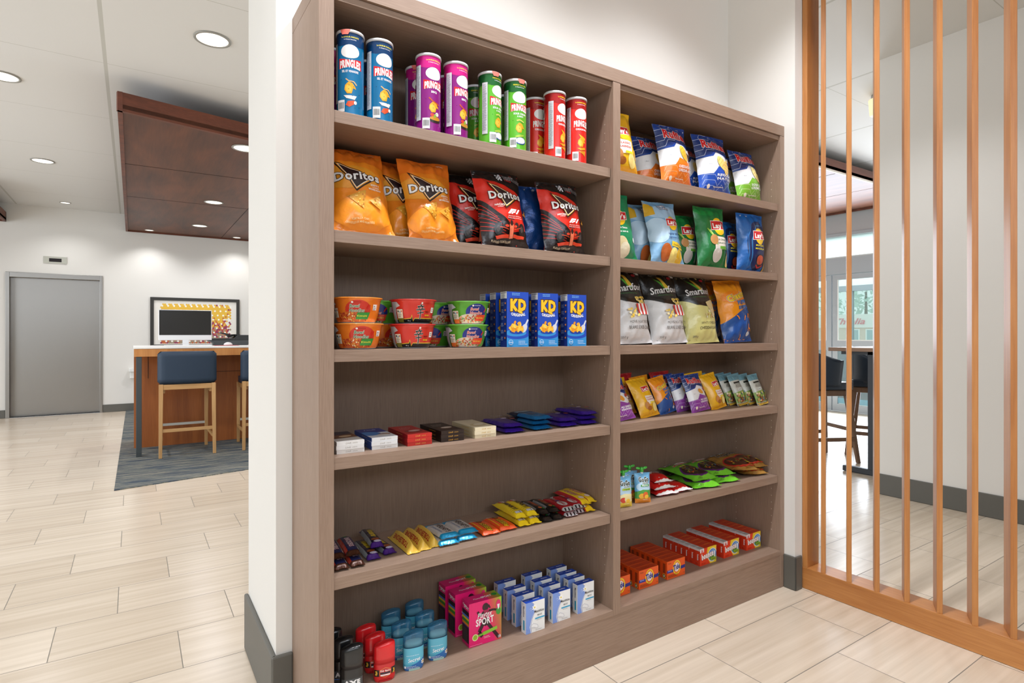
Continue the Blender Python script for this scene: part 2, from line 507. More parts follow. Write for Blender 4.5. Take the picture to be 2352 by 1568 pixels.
for i, (p, lb) in enumerate(spots):
    o = dl if i == 0 else copy_tree(dl)
    o.location = (p[0], p[1], p[2] - .002)
    tag(o, lb, 'ceiling light', 'recessed downlights of the lobby')
    if p[1] > 8.5:
        o.scale = (.62, .62, 1)
        lamp('SPOT', 'downlight_beam', (p[0], p[1] - .12, p[2] - .02), 24 if p[2] < 3 else 30, (1, .95, .88), .03, spot=125, blend=.8)
    else:
        lamp('SPOT', 'downlight_beam', (p[0], p[1], p[2] - .02), 74, (1, .97, .94), .05, spot=155, blend=.9)

# elevator
ST = steel_mat()
ev = empty('elevator_door', (-1.33, YE, 0))
ev0 = (-1.33, YE, 0)
def loc_(b, *a):  # box in world coordinates relative to the elevator
    x0, x1, y0, y1, z0, z1 = a
    return b.box(x0 - ev0[0], x1 - ev0[0], y0 - ev0[1], y1 - ev0[1], z0, z1)
fr = B().mat(ST)
loc_(fr, DX0, DX0 + .045, YE - .02, YE + .10, 0, DH); loc_(fr, DX1 - .035, DX1, YE - .02, YE + .10, 0, DH); loc_(fr, DX0 + .0452, DX1 - .0352, YE - .02, YE + .10, DH - .07, DH)
fr.build('door_frame', ev, bevel=.003)
dr = B().mat(ST); loc_(dr, DX0 + .045, DX1 - .035, YE + .085, YE + .11, .012, DH - .07); dr.build('door_leaf', ev)
sl = B().mat(M('#2b2b2a', 'metal')); loc_(sl, DX0 + .0, DX1, YE + .0, YE + .2, .001, .012); sl.build('door_sill', ev)
struct(ev, 'brushed stainless steel elevator door in a steel frame', 'elevator door')
ev.name = 'door_1'
ind = B().mat(M('#b3b1a4', 'metal')).box(-1.4814, -1.2131, YE - .012, YE - .001, 2.2025, 2.2973).mat(M('#1c1718', 'matte')).box(-1.418, -1.275, YE - .015, YE - .011, 2.222, 2.272).build('floor_indicator')
tag(ind, 'brushed metal elevator floor indicator with dark display above the steel door', 'indicator')
hp = B().mat(M('#e9e9e4', 'plastic')).box(-.46, -.36, YE - .10, YE - .001, .60, .655).box(-.445, -.375, YE - .07, YE - .001, .50, .60).build('wall_bracket', bevel=.006)
tag(hp, 'small white wall box low on the wall, half hidden by the bar desk', 'wall box')

# hexagon print in black frame
art = empty('framed_print', (.452, YE - .02, 1.35))
def A_(x, z): return (x - .452, z - 1.35)
FX0, FX1, FZ0, FZ1 = -.1823, 1.0867, .965, 1.755
f = B().mat(M('#2f2e2a', 'satin'))
t_ = .047
for a in ((FX0, FX0 + t_, FZ0, FZ1), (FX1 - t_, FX1, FZ0, FZ1), (FX0 + t_, FX1 - t_, FZ1 - t_, FZ1), (FX0 + t_, FX1 - t_, FZ0, FZ0 + t_)):
    f.box(a[0] - .452, a[1] - .452, -.015, .018, a[2] - 1.35, a[3] - 1.35)
f.build('frame', art)
f = B().mat(M('#e4e0d6', 'card')).box(FX0 + t_ - .452, FX1 - t_ - .452, .0, .01, FZ0 + t_ - 1.35, FZ1 - t_ - 1.35)
f.build('mat_board', art)
f = B()
random.seed(5)
pr = .0135
cols = {'y': M('#dfb23c'), 'o': M('#c0673a'), 'm': M('#8f2f55'), 'g': M('#9b8a72'), 'w': M('#efece2')}
PX0, PX1, PZ1, PZ0 = -.05, .965, 1.66, 1.03
rows = int((PZ1 - PZ0) / (pr * 1.73)) + 1
for r in range(rows):
    z = PZ1 - pr - r * pr * 1.73
    q = int((PX1 - PX0) / (pr * 2))
    for k in range(q):
        x = PX0 + pr + k * 2 * pr + (pr if r % 2 else 0)
        if x > PX1: continue
        t = (PZ1 - z) / (PZ1 - PZ0)
        if r % 3 == 1 and k % 3 == (r // 3) % 3: c = 'w'
        else:
            u = random.random() * .35 + t
            c = 'y' if u < .66 else random.choice('om' if u < .85 else 'gggom')
            if t < .5 and random.random() < .05: c = random.choice('om')
        if x > PX1 - .09 and t > .35 and random.random() < .35: continue
        if t < .035 and k % 3 == 0: continue
        f.mat(cols[c]).prism([(x - .452 + pr * 1.16 * cos(pi / 6 + pi / 3 * i), z - 1.35 + pr * 1.16 * sin(pi / 6 + pi / 3 * i)) for i in range(6)], -.001, .0, 'Y')
f.build('printed_sheet', art)
tag(art, 'black-framed print of yellow, orange and plum hexagons on the lobby wall', 'picture')

# bar desk
desk = empty('bar_desk', (0.6, 5.3, 0))
def dbox(b, x0, x1, y0, y1, z0, z1): return b.box(x0 - .6, x1 - .6, y0 - 5.3, y1 - 5.3, z0, z1)
b = B().mat(M('#e3e1db', 'satin')); dbox(b, -.405, 1.33, 4.985, 6.0, 1.036, 1.052); b.build('worktop', desk, bevel=.003)
b = B().mat(CHERRY_X); dbox(b, -.4, 1.33, 4.99, 5.99, .962, 1.036); b.build('apron', desk)
b = B().mat(CHERRY); dbox(b, -.4, 1.33, 5.52, 5.56, .0065, .962); dbox(b, -.4, -.375, 5.56, 5.99, .0065, .962); b.build('back_panel', desk)
for q in ((-.28, -.276, 5.5165, 5.5205, .72, .955), (.3, .95, 5.5165, 5.5205, .765, .769)):
    b = B().mat(M('#3a2416', 'matte')); dbox(b, *q); b.build('panel_seam', desk)
b = B().mat(M('#3a4042', 'satin')); dbox(b, -.384, -.338, 4.995, 5.045, .0065, .962); b.build('leg', desk, bevel=.002)
tag(desk, 'high cherry wood bar desk with thin white worktop and one charcoal steel leg', 'desk')

# computer, keyboard, mouse, printer
mon = empty('monitor', (.065, 5.55, 1.0525))
mo = (.065, 5.6, 1.052)
b = B().mat(M('#e8e8e8', 'plastic')).box(-.25, .25, -.008, .015, .06, .385); b.build('housing', mon, bevel=.004)
b = B().mat(M('#0b0b0c', 'plastic')).box(-.243, .243, -.0095, -.008, .115, .378); b.build('screen', mon)
b = B().mat(M('#cfd2d4', 'metal')).prism([(-.02, 0), (.10, 0), (.10, .004), (.02, .006), (.012, .12), (.006, .12)], -.03, .03, 'X', Matrix.Translation((0, 0, 0.0))).build('stand', mon)
tag(mon, 'white all-in-one computer with black screen standing on the bar desk', 'computer')
kb = B().mat(M('#ededed', 'plastic')).box(-.21, .23, -.06, .055, 0, .012).build('keyboard', bevel=.003, loc=(.07, 5.42, 1.0525))
tag(kb, 'flat white keyboard in front of the white computer', 'keyboard')
pad = B().mat(M('#c46a6a', 'matte')).box(-.12, .12, -.09, .09, 0, .003).build('mouse_pad', loc=(.44, 5.40, 1.0525))
tag(pad, 'thin reddish mouse pad under the white mouse', 'mouse pad')
ms = B().mat(M('#e9e7e6', 'plastic')).loft([[(rx * cos(2 * pi * i / 20), ry * sin(2 * pi * i / 20), z) for i in range(20)] for rx, ry, z in ((.04, .03, 0), (.045, .034, .008), (.038, .029, .022), (.022, .017, .031), (.008, .006, .034))]).build('computer_mouse', loc=(.455, 5.37, 1.056))
tag(ms, 'white computer mouse beside the keyboard on the bar desk', 'computer mouse')
prn = empty('printer', (.52, 5.80, 1.0525))
b = B().mat(M('#43494b', 'satin')).prism([(-.225, .052), (-.17, .03), (-.15, .0), (.17, .0), (.19, .018), (.225, .026), (.225, .055), (-.225, .055)], -.16, .16, 'Y'); b.build('base', prn, bevel=.003)
b = B().mat(M('#26292a', 'satin')).prism([(-.225, .056), (.225, .056), (.225, .115), (.075, .115), (.03, .078), (-.225, .078)], -.16, .16, 'Y'); b.build('scanner_lid', prn, bevel=.003)
b = B().mat(M('#1b1c1d', 'satin')).prism([(.0, .085), (.05, .118), (.10, .124), (.10, .118), (.05, .106), (-.06, .138), (-.105, .146), (-.10, .138), (-.03, .118)], -.11, .11, 'Y'); b.build('paper_tray', prn)
tag(prn, 'dark grey printer with raised paper tray at the right end of the bar desk', 'printer')

# bar stools with navy leather back
NAVY = M('#172c40', 'paint')
def cushion(b, x0, x1, y0, y1, z0, z1, r, curve=0):
    rings = []
    n = 8
    for i in range(13):
        t = i / 12; z = z0 + (z1 - z0) * t
        e = min(1, min(t, 1 - t) / .08); ins = r * (1 - math.sqrt(max(0, 1 - (1 - e) ** 2)))
        ring = []
        m = 14
        pts = []
        for k in range(m + 1):
            s = k / m; x = x0 + ins + (x1 - x0 - 2 * ins) * s
            e2 = min(1, min(s, 1 - s) / .05); yi = r * (1 - math.sqrt(max(0, 1 - (1 - e2) ** 2)))
            cv = curve * (2 * s - 1) ** 2
            pts.append((x, y0 + ins + yi + cv, y1 - ins - yi + cv))
        ring = [(x, a, z) for x, a, c in pts] + [(x, c, z) for x, a, c in reversed(pts)]
        rings.append(ring)
    return b.loft(rings)
def make_stool():
    t = empty('bar_stool')
    cushion(B().mat(NAVY), -.25, .25, -.045, .03, .70, 1.012, .022, .03).build('backrest', t)
    cushion(B().mat(NAVY), -.215, .215, .02, .46, .66, .735, .03).build('seat', t)
    b = B().mat(ASH_X).box(-.205, .205, -.022, .008, .648, .697).box(-.19, .19, .47, .495, .615, .66)
    for s in (-1, 1): b.box(s * .2 - .012, s * .2 + .012, .0, .48, .615, .66)
    b.build('seat_frame', t, bevel=.003)
    for s in (-1, 1):
        B().mat(ASH).bar((s * .228, -.03, .0065), (s * .222, -.007, .70), .028, .03, .036, .04).build('leg', t, bevel=.003)
        B().mat(ASH).bar((s * .205, .50, .0065), (s * .205, .475, .66), .028, .03, .036, .036).build('leg', t, bevel=.003)
    b = B().mat(ASH_X).box(-.215, .215, -.028, -.004, .245, .275)
    for s in (-1, 1): b.box(s * .214 - .008, s * .214 + .008, -.01, .49, .17, .20)
    b.build('stretcher', t, bevel=.002)
    B().mat(M('#c9cccc', 'metal')).box(-.2, .2, .478, .50, .24, .265).build('foot_rest', t)
    return t
st = make_stool(); st.location = (.035, 4.835, 0)
tag(st, 'navy leather bar stool with ash legs, fully visible before the bar desk', 'bar stool', 'stools at the bar desk')
st2 = copy_tree(st, (.755, 4.83, 0))
tag(st2, 'navy leather bar stool cut off by the white wall end', 'bar stool', 'stools at the bar desk')

# ================================================================ RIGHT: slat screen
scr = empty('slat_screen', (2.1892, -.05, 0))
RX = 2.192
def sbox(b, x0, x1, y0, y1, z0, z1): return b.box(x0 - 2.1892, x1 - 2.1892, y0 + .05, y1 + .05, z0, z1)
b = B().mat(OAK_Y); sbox(b, RX, RX + .105, -2.4, -.054, 0.001, .099); b.build('bottom_rail', scr, bevel=.0015)
b = B().mat(OAK_V); sbox(b, RX + .001, RX + .10, -.0775, -.054, .099, CEILR - .002); b.build('end_post', scr, bevel=.0015)
nx = Vector((.092, .052, 0)).normalized()
for k in range(14):
    y = -.1505 - .1124 * k
    b = B().mat(OAK_V)
    p0 = Vector((RX + .004 - 2.1892, y + .05, 0))
    e = Vector((.010, -.0165, 0))          # narrow front edge
    dd = Vector((.082, .043, 0))           # blade depth, turned off the screen's normal
    q = [p0 - e * .5, p0 + e * .5, p0 + e * .5 + dd, p0 - e * .5 + dd]
    b.prism([(v.x, v.y) for v in q], .099, CEILR - .002)
    b.build('slat', scr, bevel=.001)
tag(scr, 'oak room divider of tall angled slats standing on a low oak rail', 'room divider')

# pendant-like flush lamp
fx = empty('ceiling_lamp', (4.865, .80, CEILR))
B().mat(M('#a8a8a6', 'metal')).lathe([(.06, 0), (.072, -.006), (.072, -.028), (.066, -.035)], 32).build('canopy', fx)
B().mat(emis('lamp_shade_glow', '#f6dcae', .75)).lathe([(.066, -.035), (.092, -.042), (.082, -.165), (.06, -.176), (.002, -.178)], 32, cap=False).build('lamp_shade', fx)
tag(fx, 'small glowing cylinder ceiling lamp behind the slats', 'ceiling lamp')

# entrance wall with doors at x = 8.53
XE = 8.5328
GREY = M('#b2bac1', 'satin')
lamp('AREA', 'vestibule_fill', (9.5, 3.3, 2.95), 90, size=1.6, size_y=3)  # added area fill to brighten the vestibule behind the glass, no fixture
struct(B().mat(WALLG).box(XE, XE + .12, -1, 6, 2.70, CEILR).box(XE, XE + .12, -1, 1.1, 0, 2.7).box(XE, XE + .12, 5.2, 6, 0, 2.7).build('wall_entrance'), 'light grey wall above the glazed entrance', 'wall')
GL = glass_mat()
w1 = empty('window_1', (XE, 3.1, 0))
def wbox(b, x0, x1, y0, y1, z0, z1): return b.box(x0 - XE, x1 - XE, y0 - 3.1, y1 - 3.1, z0, z1)
b = B().mat(GREY)
wbox(b, XE - .01, XE + .10, 1.1, 5.2, 2.656, 2.70); wbox(b, XE - .01, XE + .10, 1.1, 5.2, 2.0832, 2.33)
wbox(b, XE - .01, XE + .10, 1.1, 1.2, 0, 2.65); wbox(b, XE - .01, XE + .10, 5.1, 5.2, 0, 2.65)
b.build('window_frame', w1)
b = B().mat(GL); wbox(b, XE + .04, XE + .045, 1.2, 5.1, 2.33, 2.656); b.build('glass', w1)
b = B().mat(M('#f4f6f4', 'paint')); wbox(b, XE + .02, XE + .07, 1.2, 5.1, 2.334, 2.352); b.build('window_bead', w1)
struct(w1, 'grey framed transom window above the entrance doors', 'window')
def make_door(name, y0, y1, label, hinge):
    d = empty(name, (XE, (y0 + y1) / 2, 0)); yc = (y0 + y1) / 2
    b = B().mat(GREY)
    def q(bb, a0, a1, z0, z1, x0=0, x1=.045): return bb.box(x0, x1, a0 - yc, a1 - yc, z0, z1)
    q(b, y1 - .078, y1 - .004, .01, 2.075); q(b, y0 + .004, y0 + .078, .01, 2.075)
    q(b, y0 + .078, y1 - .078, 2.0, 2.075); q(b, y0 + .078, y1 - .078, .93, 1.0786); q(b, y0 + .078, y1 - .078, .01, .12)
    b.build('door_frame', d)
    b = B().mat(GL); q(b, y0 + .078, y1 - .078, 1.0786, 2.0, .02, .026); q(b, y0 + .078, y1 - .078, .12, .93, .02, .026); b.build('glass', d)
    b = B().mat(M('#7fb4c8', 'plastic')); q(b, y0 + .078, y1 - .078, .13, .21, .015, .028); b.build('safety_strip', d)
    b = B().mat(M('#f1f3f2', 'plastic')); q(b, y0 + .078, y0 + .09, 1.0786, 2.0, .0, .02); q(b, y1 - .09, y1 - .078, 1.0786, 2.0, .0, .02); q(b, y0 + .09, y1 - .09, 1.0786, 1.09, 0, .02); b.build('glazing_bead', d)
    struct(d, label, 'door')
make_door('door_2', 2.15, 3.125, 'grey framed glass entrance door seen between the slats, right leaf', 1)
make_door('door_3', 3.133, 4.11, 'grey framed glass entrance door next to the dark gap, left leaf', 1)
b = B().mat(GREY).box(XE, XE + .08, 1.2, 2.145, .0, 2.08).box(XE, XE + .08, 4.115, 5.1, .0, 2.08)
struct(b.build('trim_1'), 'grey side panels of the entrance', 'trim')
# outer vestibule frame
XV = 10.4
w2 = empty('window_2', (XV, 3.3, 0))
b = B().mat(M('#8f979c', 'satin'))
for y0, y1, z0, z1 in ((3.75, 3.80, .0, 2.2), (1.0, 5.6, 1.95, 2.05), (1.0, 5.6, 0.0, 1.02), (1.0, 1.08, 0, 2.2), (5.5, 5.6, 0, 2.2)):
    b.box(0, .08, y0 - 3.3, y1 - 3.3, z0, z1)
b.mat(M('#dfe6e4', 'paint')).box(0, .1, -2.3, 2.3, 2.05, 3.0)
b.build('window_frame', w2)
B().mat(GL).box(.03, .036, -2.2, 2.2, 1.02, 1.95).build('glass', w2)
struct(w2, 'outer glazed front of the vestibule beyond the entrance doors', 'window')
struct(B().mat(M('#dfe3e0', 'paint')).box(XE + .12, XV, .9, 1.0, 0, 3.0).box(XE + .12, XV, 5.6, 5.7, 0, 3.0).box(XE + .12, XV, .9, 5.7, 3.0, 3.1).mat(M('#c9c6c0', 'matte')).box(XE, XV, .9, 5.7, -.1, 0).build('wall_vestibule'), 'pale side walls, ceiling and floor of the entrance vestibule', 'wall')
# outside: daylight glare is put into the pale colours of ground, building, sign, tree
struct(B().mat(M('#e8e8e4', 'matte')).box(XV + .08, 90, -20, 60, -.3, -.2).build('floor_outside'), 'pale paved ground outside the entrance', 'ground')
bld = empty('building', (70, 33, 0))
B().mat(M('#f3dccf', 'matte')).box(0, 8, -14, 12, -.2, 1.9).mat(M('#fbf4f0', 'matte')).box(-.3, 8, -14.3, 12.3, 1.9, 3.46).build('wall', bld)
for yy in (-6.2, -4.1, -2.0, -.45, 2.2, 4.4):
    wf = B().mat(M('#ffffff', 'matte')).box(-.1, .0, yy - .45, yy + .45, .35, 1.75).build('window', bld)
    B().mat(M('#b4c8cc', 'plastic')).box(-.12, -.101, yy - .3, yy + .3, .5, 1.62).build('pane', wf)
tag(bld, 'washed out pale building with a red sign across the street', 'building')
BLD = bld
tr = empty('tree', (84, 38, 0))
B().mat(M('#8a8378', 'matte')).tube((0, 0, -.12), (0, 0, 7), .3, .12).build('trunk', tr)
random.seed(3)
b = B().mat(M('#cfe2d8', 'matte'))
for k in range(700):
    p = Vector((random.gauss(0, 2.2), random.gauss(0, 6), random.uniform(3, 11))); s = random.uniform(.25, .6)
    u = Vector((random.gauss(0, 1), random.gauss(0, 1), random.gauss(0, 1))).normalized(); v = u.orthogonal().normalized()
    b.add([p - u * s, p + v * s * .6, p + u * s, p - v * s * .6], [(0, 1, 2, 3)])
b.build('foliage', tr)
tag(tr, 'hazy pale green tree behind the building across the street', 'tree')

# high table and stools by the entrance
BRN = wood('walnut_stool', '#5a4230', '#7a5b43', 'Z', 14, .1, 50, .5, .6)
BLK = M('#1d2126', 'satin')
tb = empty('high_table', (4.95, .85, 0))
B().mat(wood('walnut_table_top', '#6e5340', '#937257', 'Y', 10, .1, 50, .5, .6)).box(-.40, .9, -.3, .225, 1.035, 1.066).build('table_top', tb, bevel=.002)
B().mat(BLK).box(-.235, -.195, -.055, -.015, .04, 1.035).box(-.235, -.195, -.3, .2, 1.005, 1.035).build('leg', tb)
B().mat(BLK).box(-.24, -.19, -.30, .19, .002, .05).build('foot', tb, bevel=.006)
tag(tb, 'high table with dark steel leg half hidden behind the grey wall', 'table')
def make_lounge_stool():
    t = empty('upholstered_bar_stool')
    NV = M('#1b2836', 'satin')
    rings = []
    for i in range(11):
        q = i / 10; z = .70 + .36 * q
        R0 = .235 + .03 * q
        ring = []
        N = 24
        for k in range(N + 1):
            a = radians(-20 + 220 * k / N)
            dip = .12 * max(0, 1 - sin(max(0, min(pi, a)))) * q
            ring.append((R0 * cos(a), R0 * sin(a) * .95, z - dip))
        for k in range(N, -1, -1):
            a = radians(-20 + 220 * k / N)
            dip = .12 * max(0, 1 - sin(max(0, min(pi, a)))) * q
            ring.append(((R0 - .04) * cos(a), (R0 - .04) * sin(a) * .95, z - dip))
        rings.append(ring)
    B().mat(NV).loft(rings).build('backrest', t)
    for s in (50, 130):
        b = B().mat(M('#8b949b', 'satin')); b.tube((.275 * cos(radians(s)), .262 * sin(radians(s)), 1.05), (.242 * cos(radians(s - 8)), .232 * sin(radians(s - 8)), .72), .0025, n=6); b.build('piping', t)
    cushion(B().mat(NV), -.215, .215, -.22, .2, .665, .735, .03).build('seat', t)
    B().mat(BRN).box(-.20, .20, -.20, .20, .61, .665).build('seat_frame', t, bevel=.012)
    for sx in (-1, 1):
        for sy in (-1, 1):
            B().mat(BRN).bar((sx * .235, sy * .235, 0.001), (sx * .17, sy * .17, .62), .03, .03, .045, .045).build('leg', t, bevel=.003)
    b = B().mat(BRN)
    for sx in (-1, 1): b.box(sx * .222 - .012, sx * .222 + .012, -.21, .21, .20, .235)
    b.box(-.21, .21, -.222, -.2, .28, .315).box(-.21, .21, .2, .222, .28, .315)
    b.build('stretcher', t, bevel=.002)
    return t
ls = make_lounge_stool(); ls.location = (5.02, 1.42, 0); ls.rotation_euler = (0, 0, radians(62))
tag(ls, 'navy upholstered bar stool with walnut legs nearest the slats by the high table', 'bar stool', 'stools at the high table')
l2 = copy_tree(ls, (5.72, 1.22, 0), (0, 0, radians(20)))
tag(l2, 'navy upholstered bar stool farther back, beside the high table and grey wall', 'bar stool', 'stools at the high table')

# ================================================================ SHELVING UNIT
CW, CH, CD = 2.1397, 2.15, .3036
XI0, XD0, XD1, XI1 = .0404, 1.0532, 1.089, 2.1052
Z1, Z2, Z3, Z4, Z5, Z6 = 1.7858, 1.4616, 1.1366, .8444, .5196, .1721
TH, SB = .0328, .012
unit = empty('shelving_unit', (0, 0, 0))
B().mat(LAM_V).box(0, XI0, 0, CD, 0, CH - .0489).build('side_panel', unit, bevel=.0006)
B().mat(LAM_V).box(XI1, CW - .003, 0, CD, 0, CH - .0489).build('side_panel', unit, bevel=.0006)
B().mat(LAM_H).box(0, CW - .003, 0, CD, CH - .0475, CH).build('top_panel', unit, bevel=.0006)
B().mat(LAM_H).box(XI0, XI1, .008, CD - .01, CH - .0489 - .019, CH - .0489).build('top_panel', unit, bevel=.0006)
B().mat(LAM_V).box(XD0, XD1, 0, CD - .008, Z6 - .0192, CH - .0495).build('divider', unit, bevel=.0006)
B().mat(LAM_BACK_SHADED).box(XI0, XI1, CD - .009, CD - .001, .01, CH - .07).build('back_panel', unit)
B().mat(LAM_H).box(XI0, XI1, .0015, .02, 0.001, Z6 - .0195).build('plinth', unit, bevel=.0006)
B().mat(LAM_H).box(XI0, XD0, 0, CD - .009, Z6 - .0192, Z6).box(XD1, XI1, 0, CD - .009, Z6 - .0192, Z6).build('bottom_board', unit, bevel=.0006)
for z in (Z1, Z2, Z3, Z4, Z5):
    for x0, x1 in ((XI0 + .0015, XD0 - .004), (XD1 + .0008, XI1 - .002)):
        B().mat(LAM_H).box(x0, x1, SB, CD - .0095, z - TH, z).build('shelf', unit, bevel=.0006)
b = B().mat(M('#c8b8a6', 'satin'))
zz = .26
while zz < 2.02:
    if all(not (z - TH - .004 < zz < z + .004) for z in (Z1, Z2, Z3, Z4, Z5)):
        for xf, sg in ((XD0, -1), (XI1, -1)):
            for y in (.045, .235):
                R = Matrix.Translation((xf - .0006, y, zz)) @ Matrix.Rotation(radians(90), 4, 'Y')
                b.add([R @ Vector((.0022 * cos(2 * pi * i / 8), .0022 * sin(2 * pi * i / 8), 0)) for i in range(8)], [tuple(range(8))])
    zz += .032
tag(b.build('pin_holes', unit), kind='stuff')
tag(unit, 'tall taupe wood laminate shelving unit with two bays of stocked shelves', 'shelving')

# ================================================================ PRINTED PACKAGING
# every package is real geometry; its print is built as thin coloured shapes that follow its surface
_tc = {}
def text_geo(s, bold=0.0, shear=0.0, space=None):
    space = 1 + bold * 2.2 if space is None else space
    k = (s, bold, shear, round(space, 4))
    if k in _tc: return _tc[k]
    c = bpy.data.curves.new('lettering', 'FONT')
    c.body = s; c.size = 1; c.offset = bold; c.shear = shear; c.resolution_u = 2
    c.align_x = 'CENTER'; c.space_character = space
    c.fill_mode = 'FRONT' if hasattr(c, 'fill_mode') else 'BOTH'
    o = bpy.data.objects.new('lettering', c)
    COL.objects.link(o)
    dg = bpy.context.evaluated_depsgraph_get()
    me = bpy.data.meshes.new_from_object(o.evaluated_get(dg))
    vs = [(v.co.x, v.co.y) for v in me.vertices]
    fs = [tuple(p.vertices) for p in me.polygons if p.normal.z > 0 or True]
    bpy.data.meshes.remove(me); bpy.data.objects.remove(o); bpy.data.curves.remove(c)
    if vs:
        x0 = min(v[0] for v in vs); x1 = max(v[0] for v in vs)
        vs = [(x - (x0 + x1) / 2, y) for x, y in vs]
    _tc[k] = (vs, fs)
    return _tc[k]

class Art:
    """flat artwork in metres, origin lower left; every shape is one layer"""
    def __init__(s, w, h): s.w = w; s.h = h; s.L = []
    def add(s, vs, fs, c): s.L.append((vs, fs, c)); return s
    def poly(s, pts, c):
        tr = tessellate_polygon([[Vector((x, y, 0)) for x, y in pts]])
        return s.add(list(pts), [tuple(t) for t in tr], c)
    def rect(s, x0, y0, x1, y1, c): return s.add([(x0, y0), (x1, y0), (x1, y1), (x0, y1)], [(0, 1, 2, 3)], c)
    def ell(s, cx, cy, rx, ry, c, rot=0, n=22):
        cr, sr = cos(rot), sin(rot); pts = []
        for i in range(n):
            a = 2 * pi * i / n; x, y = rx * cos(a), ry * sin(a)
            pts.append((cx + x * cr - y * sr, cy + x * sr + y * cr))
        return s.add(pts, [tuple(range(n))], c)
    def line(s, pts, w, c):
        vs = []; fs = []
        for (x0, y0), (x1, y1) in zip(pts, pts[1:]):
            d = math.hypot(x1 - x0, y1 - y0) or 1; a, b = -(y1 - y0) / d * w / 2, (x1 - x0) / d * w / 2
            n = len(vs); vs += [(x0 + a, y0 + b), (x0 - a, y0 - b), (x1 - a, y1 - b), (x1 + a, y1 + b)]; fs.append((n, n + 1, n + 2, n + 3))
        return s.add(vs, fs, c)
    def text(s, t, x, y, h, c, w=None, bold=.012, shear=0, rot=0, out=None, outw=.035, arc=0, out2=None):
        """x,y = centre of the line's baseline; h = capital height; w = total width"""
        sp = 1 + (bold + (outw * .6 if out else 0)) * 2.2
        for oc, ob in ((out2, bold + outw * 2), (out, bold + outw), (c, bold)):
            if oc is None: continue
            vs, fs = text_geo(t, ob, shear, sp)
            if not vs: continue
            v0, _ = text_geo(t, bold, shear, sp)
            nat = max(v[0] for v in v0) - min(v[0] for v in v0)
            sy = h / .72; sx = (w / nat) if w else sy
            cr, sr = cos(rot), sin(rot); o = []
            for px, py in vs:
                X, Y = px * sx, py * sy
                if arc: Y += arc * (X / (nat * sx / 2)) ** 2
                o.append((x + X * cr - Y * sr, y + X * sr + Y * cr))
            s.add(o, fs, oc)
        return s
    def zig(s, x0, x1, y, amp, n, w, c, rise=0):
        pts = [(x0 + (x1 - x0) * i / n, y + (amp if i % 2 else 0) + rise * i / n) for i in range(n + 1)]
        return s.line(pts, w, c)
    def small(s, x, y, w, rows, c, h=.0016, gap=.0032, seed=1):
        """rows of tiny illegible print"""
        rnd = random.Random(seed)
        for r in range(rows):
            xx = x; e = x + w * rnd.uniform(.7, 1)
            vs = []; fs = []
            while xx < e:
                l = rnd.uniform(.8, 2.6) * h; n = len(vs); yy = y - r * gap
                vs += [(xx, yy), (min(xx + l, e), yy), (min(xx + l, e), yy + h), (xx, yy + h)]; fs.append((n, n + 1, n + 2, n + 3)); xx += l + h * .6
            s.add(vs, fs, c)
        return s
    def bars(s, x0, y0, x1, y1, frame='#e8e8e6'):
        s.rect(x0, y0, x1, y1, frame); w = x1 - x0; x = x0 + w * .12; rnd = random.Random(4)
        while x < x1 - w * .14:
            l = w * rnd.uniform(.02, .06); s.rect(x, y0 + (y1 - y0) * .25, x + l, y1 - (y1 - y0) * .2, '#2a2a2a'); x += l + w * rnd.uniform(.03, .06)
        return s

def ccw(vs, f):
    a = sum(vs[f[i - 1]][0] * vs[f[i]][1] - vs[f[i]][0] * vs[f[i - 1]][1] for i in range(len(f)))
    return f if a >= 0 else f[::-1]
def bisected(vs, fs, xs, ys):
    bm = bmesh.new()
    bv = [bm.verts.new((x, y, 0)) for x, y in vs]
    for f in fs:
        try: bm.faces.new([bv[i] for i in f])
        except ValueError: pass
    loose = [v for v in bm.verts if not v.link_faces]
    if loose: bmesh.ops.delete(bm, geom=loose, context='VERTS')
    if not bm.faces:
        bm.free(); return [], []
    x0 = min(v.co.x for v in bm.verts); x1 = max(v.co.x for v in bm.verts)
    y0 = min(v.co.y for v in bm.verts); y1 = max(v.co.y for v in bm.verts)
    for x in xs:
        if x0 < x < x1:
            bmesh.ops.bisect_plane(bm, geom=bm.verts[:] + bm.edges[:] + bm.faces[:], plane_co=(x, 0, 0), plane_no=(1, 0, 0), dist=1e-7)
    for y in ys:
        if y0 < y < y1:
            bmesh.ops.bisect_plane(bm, geom=bm.verts[:] + bm.edges[:] + bm.faces[:], plane_co=(0, y, 0), plane_no=(0, 1, 0), dist=1e-7)
    bm.verts.index_update()
    ov = [(v.co.x, v.co.y) for v in bm.verts]; of = [ccw(ov, tuple(v.index for v in f.verts)) for f in bm.faces]
    bm.free()
    return ov, of

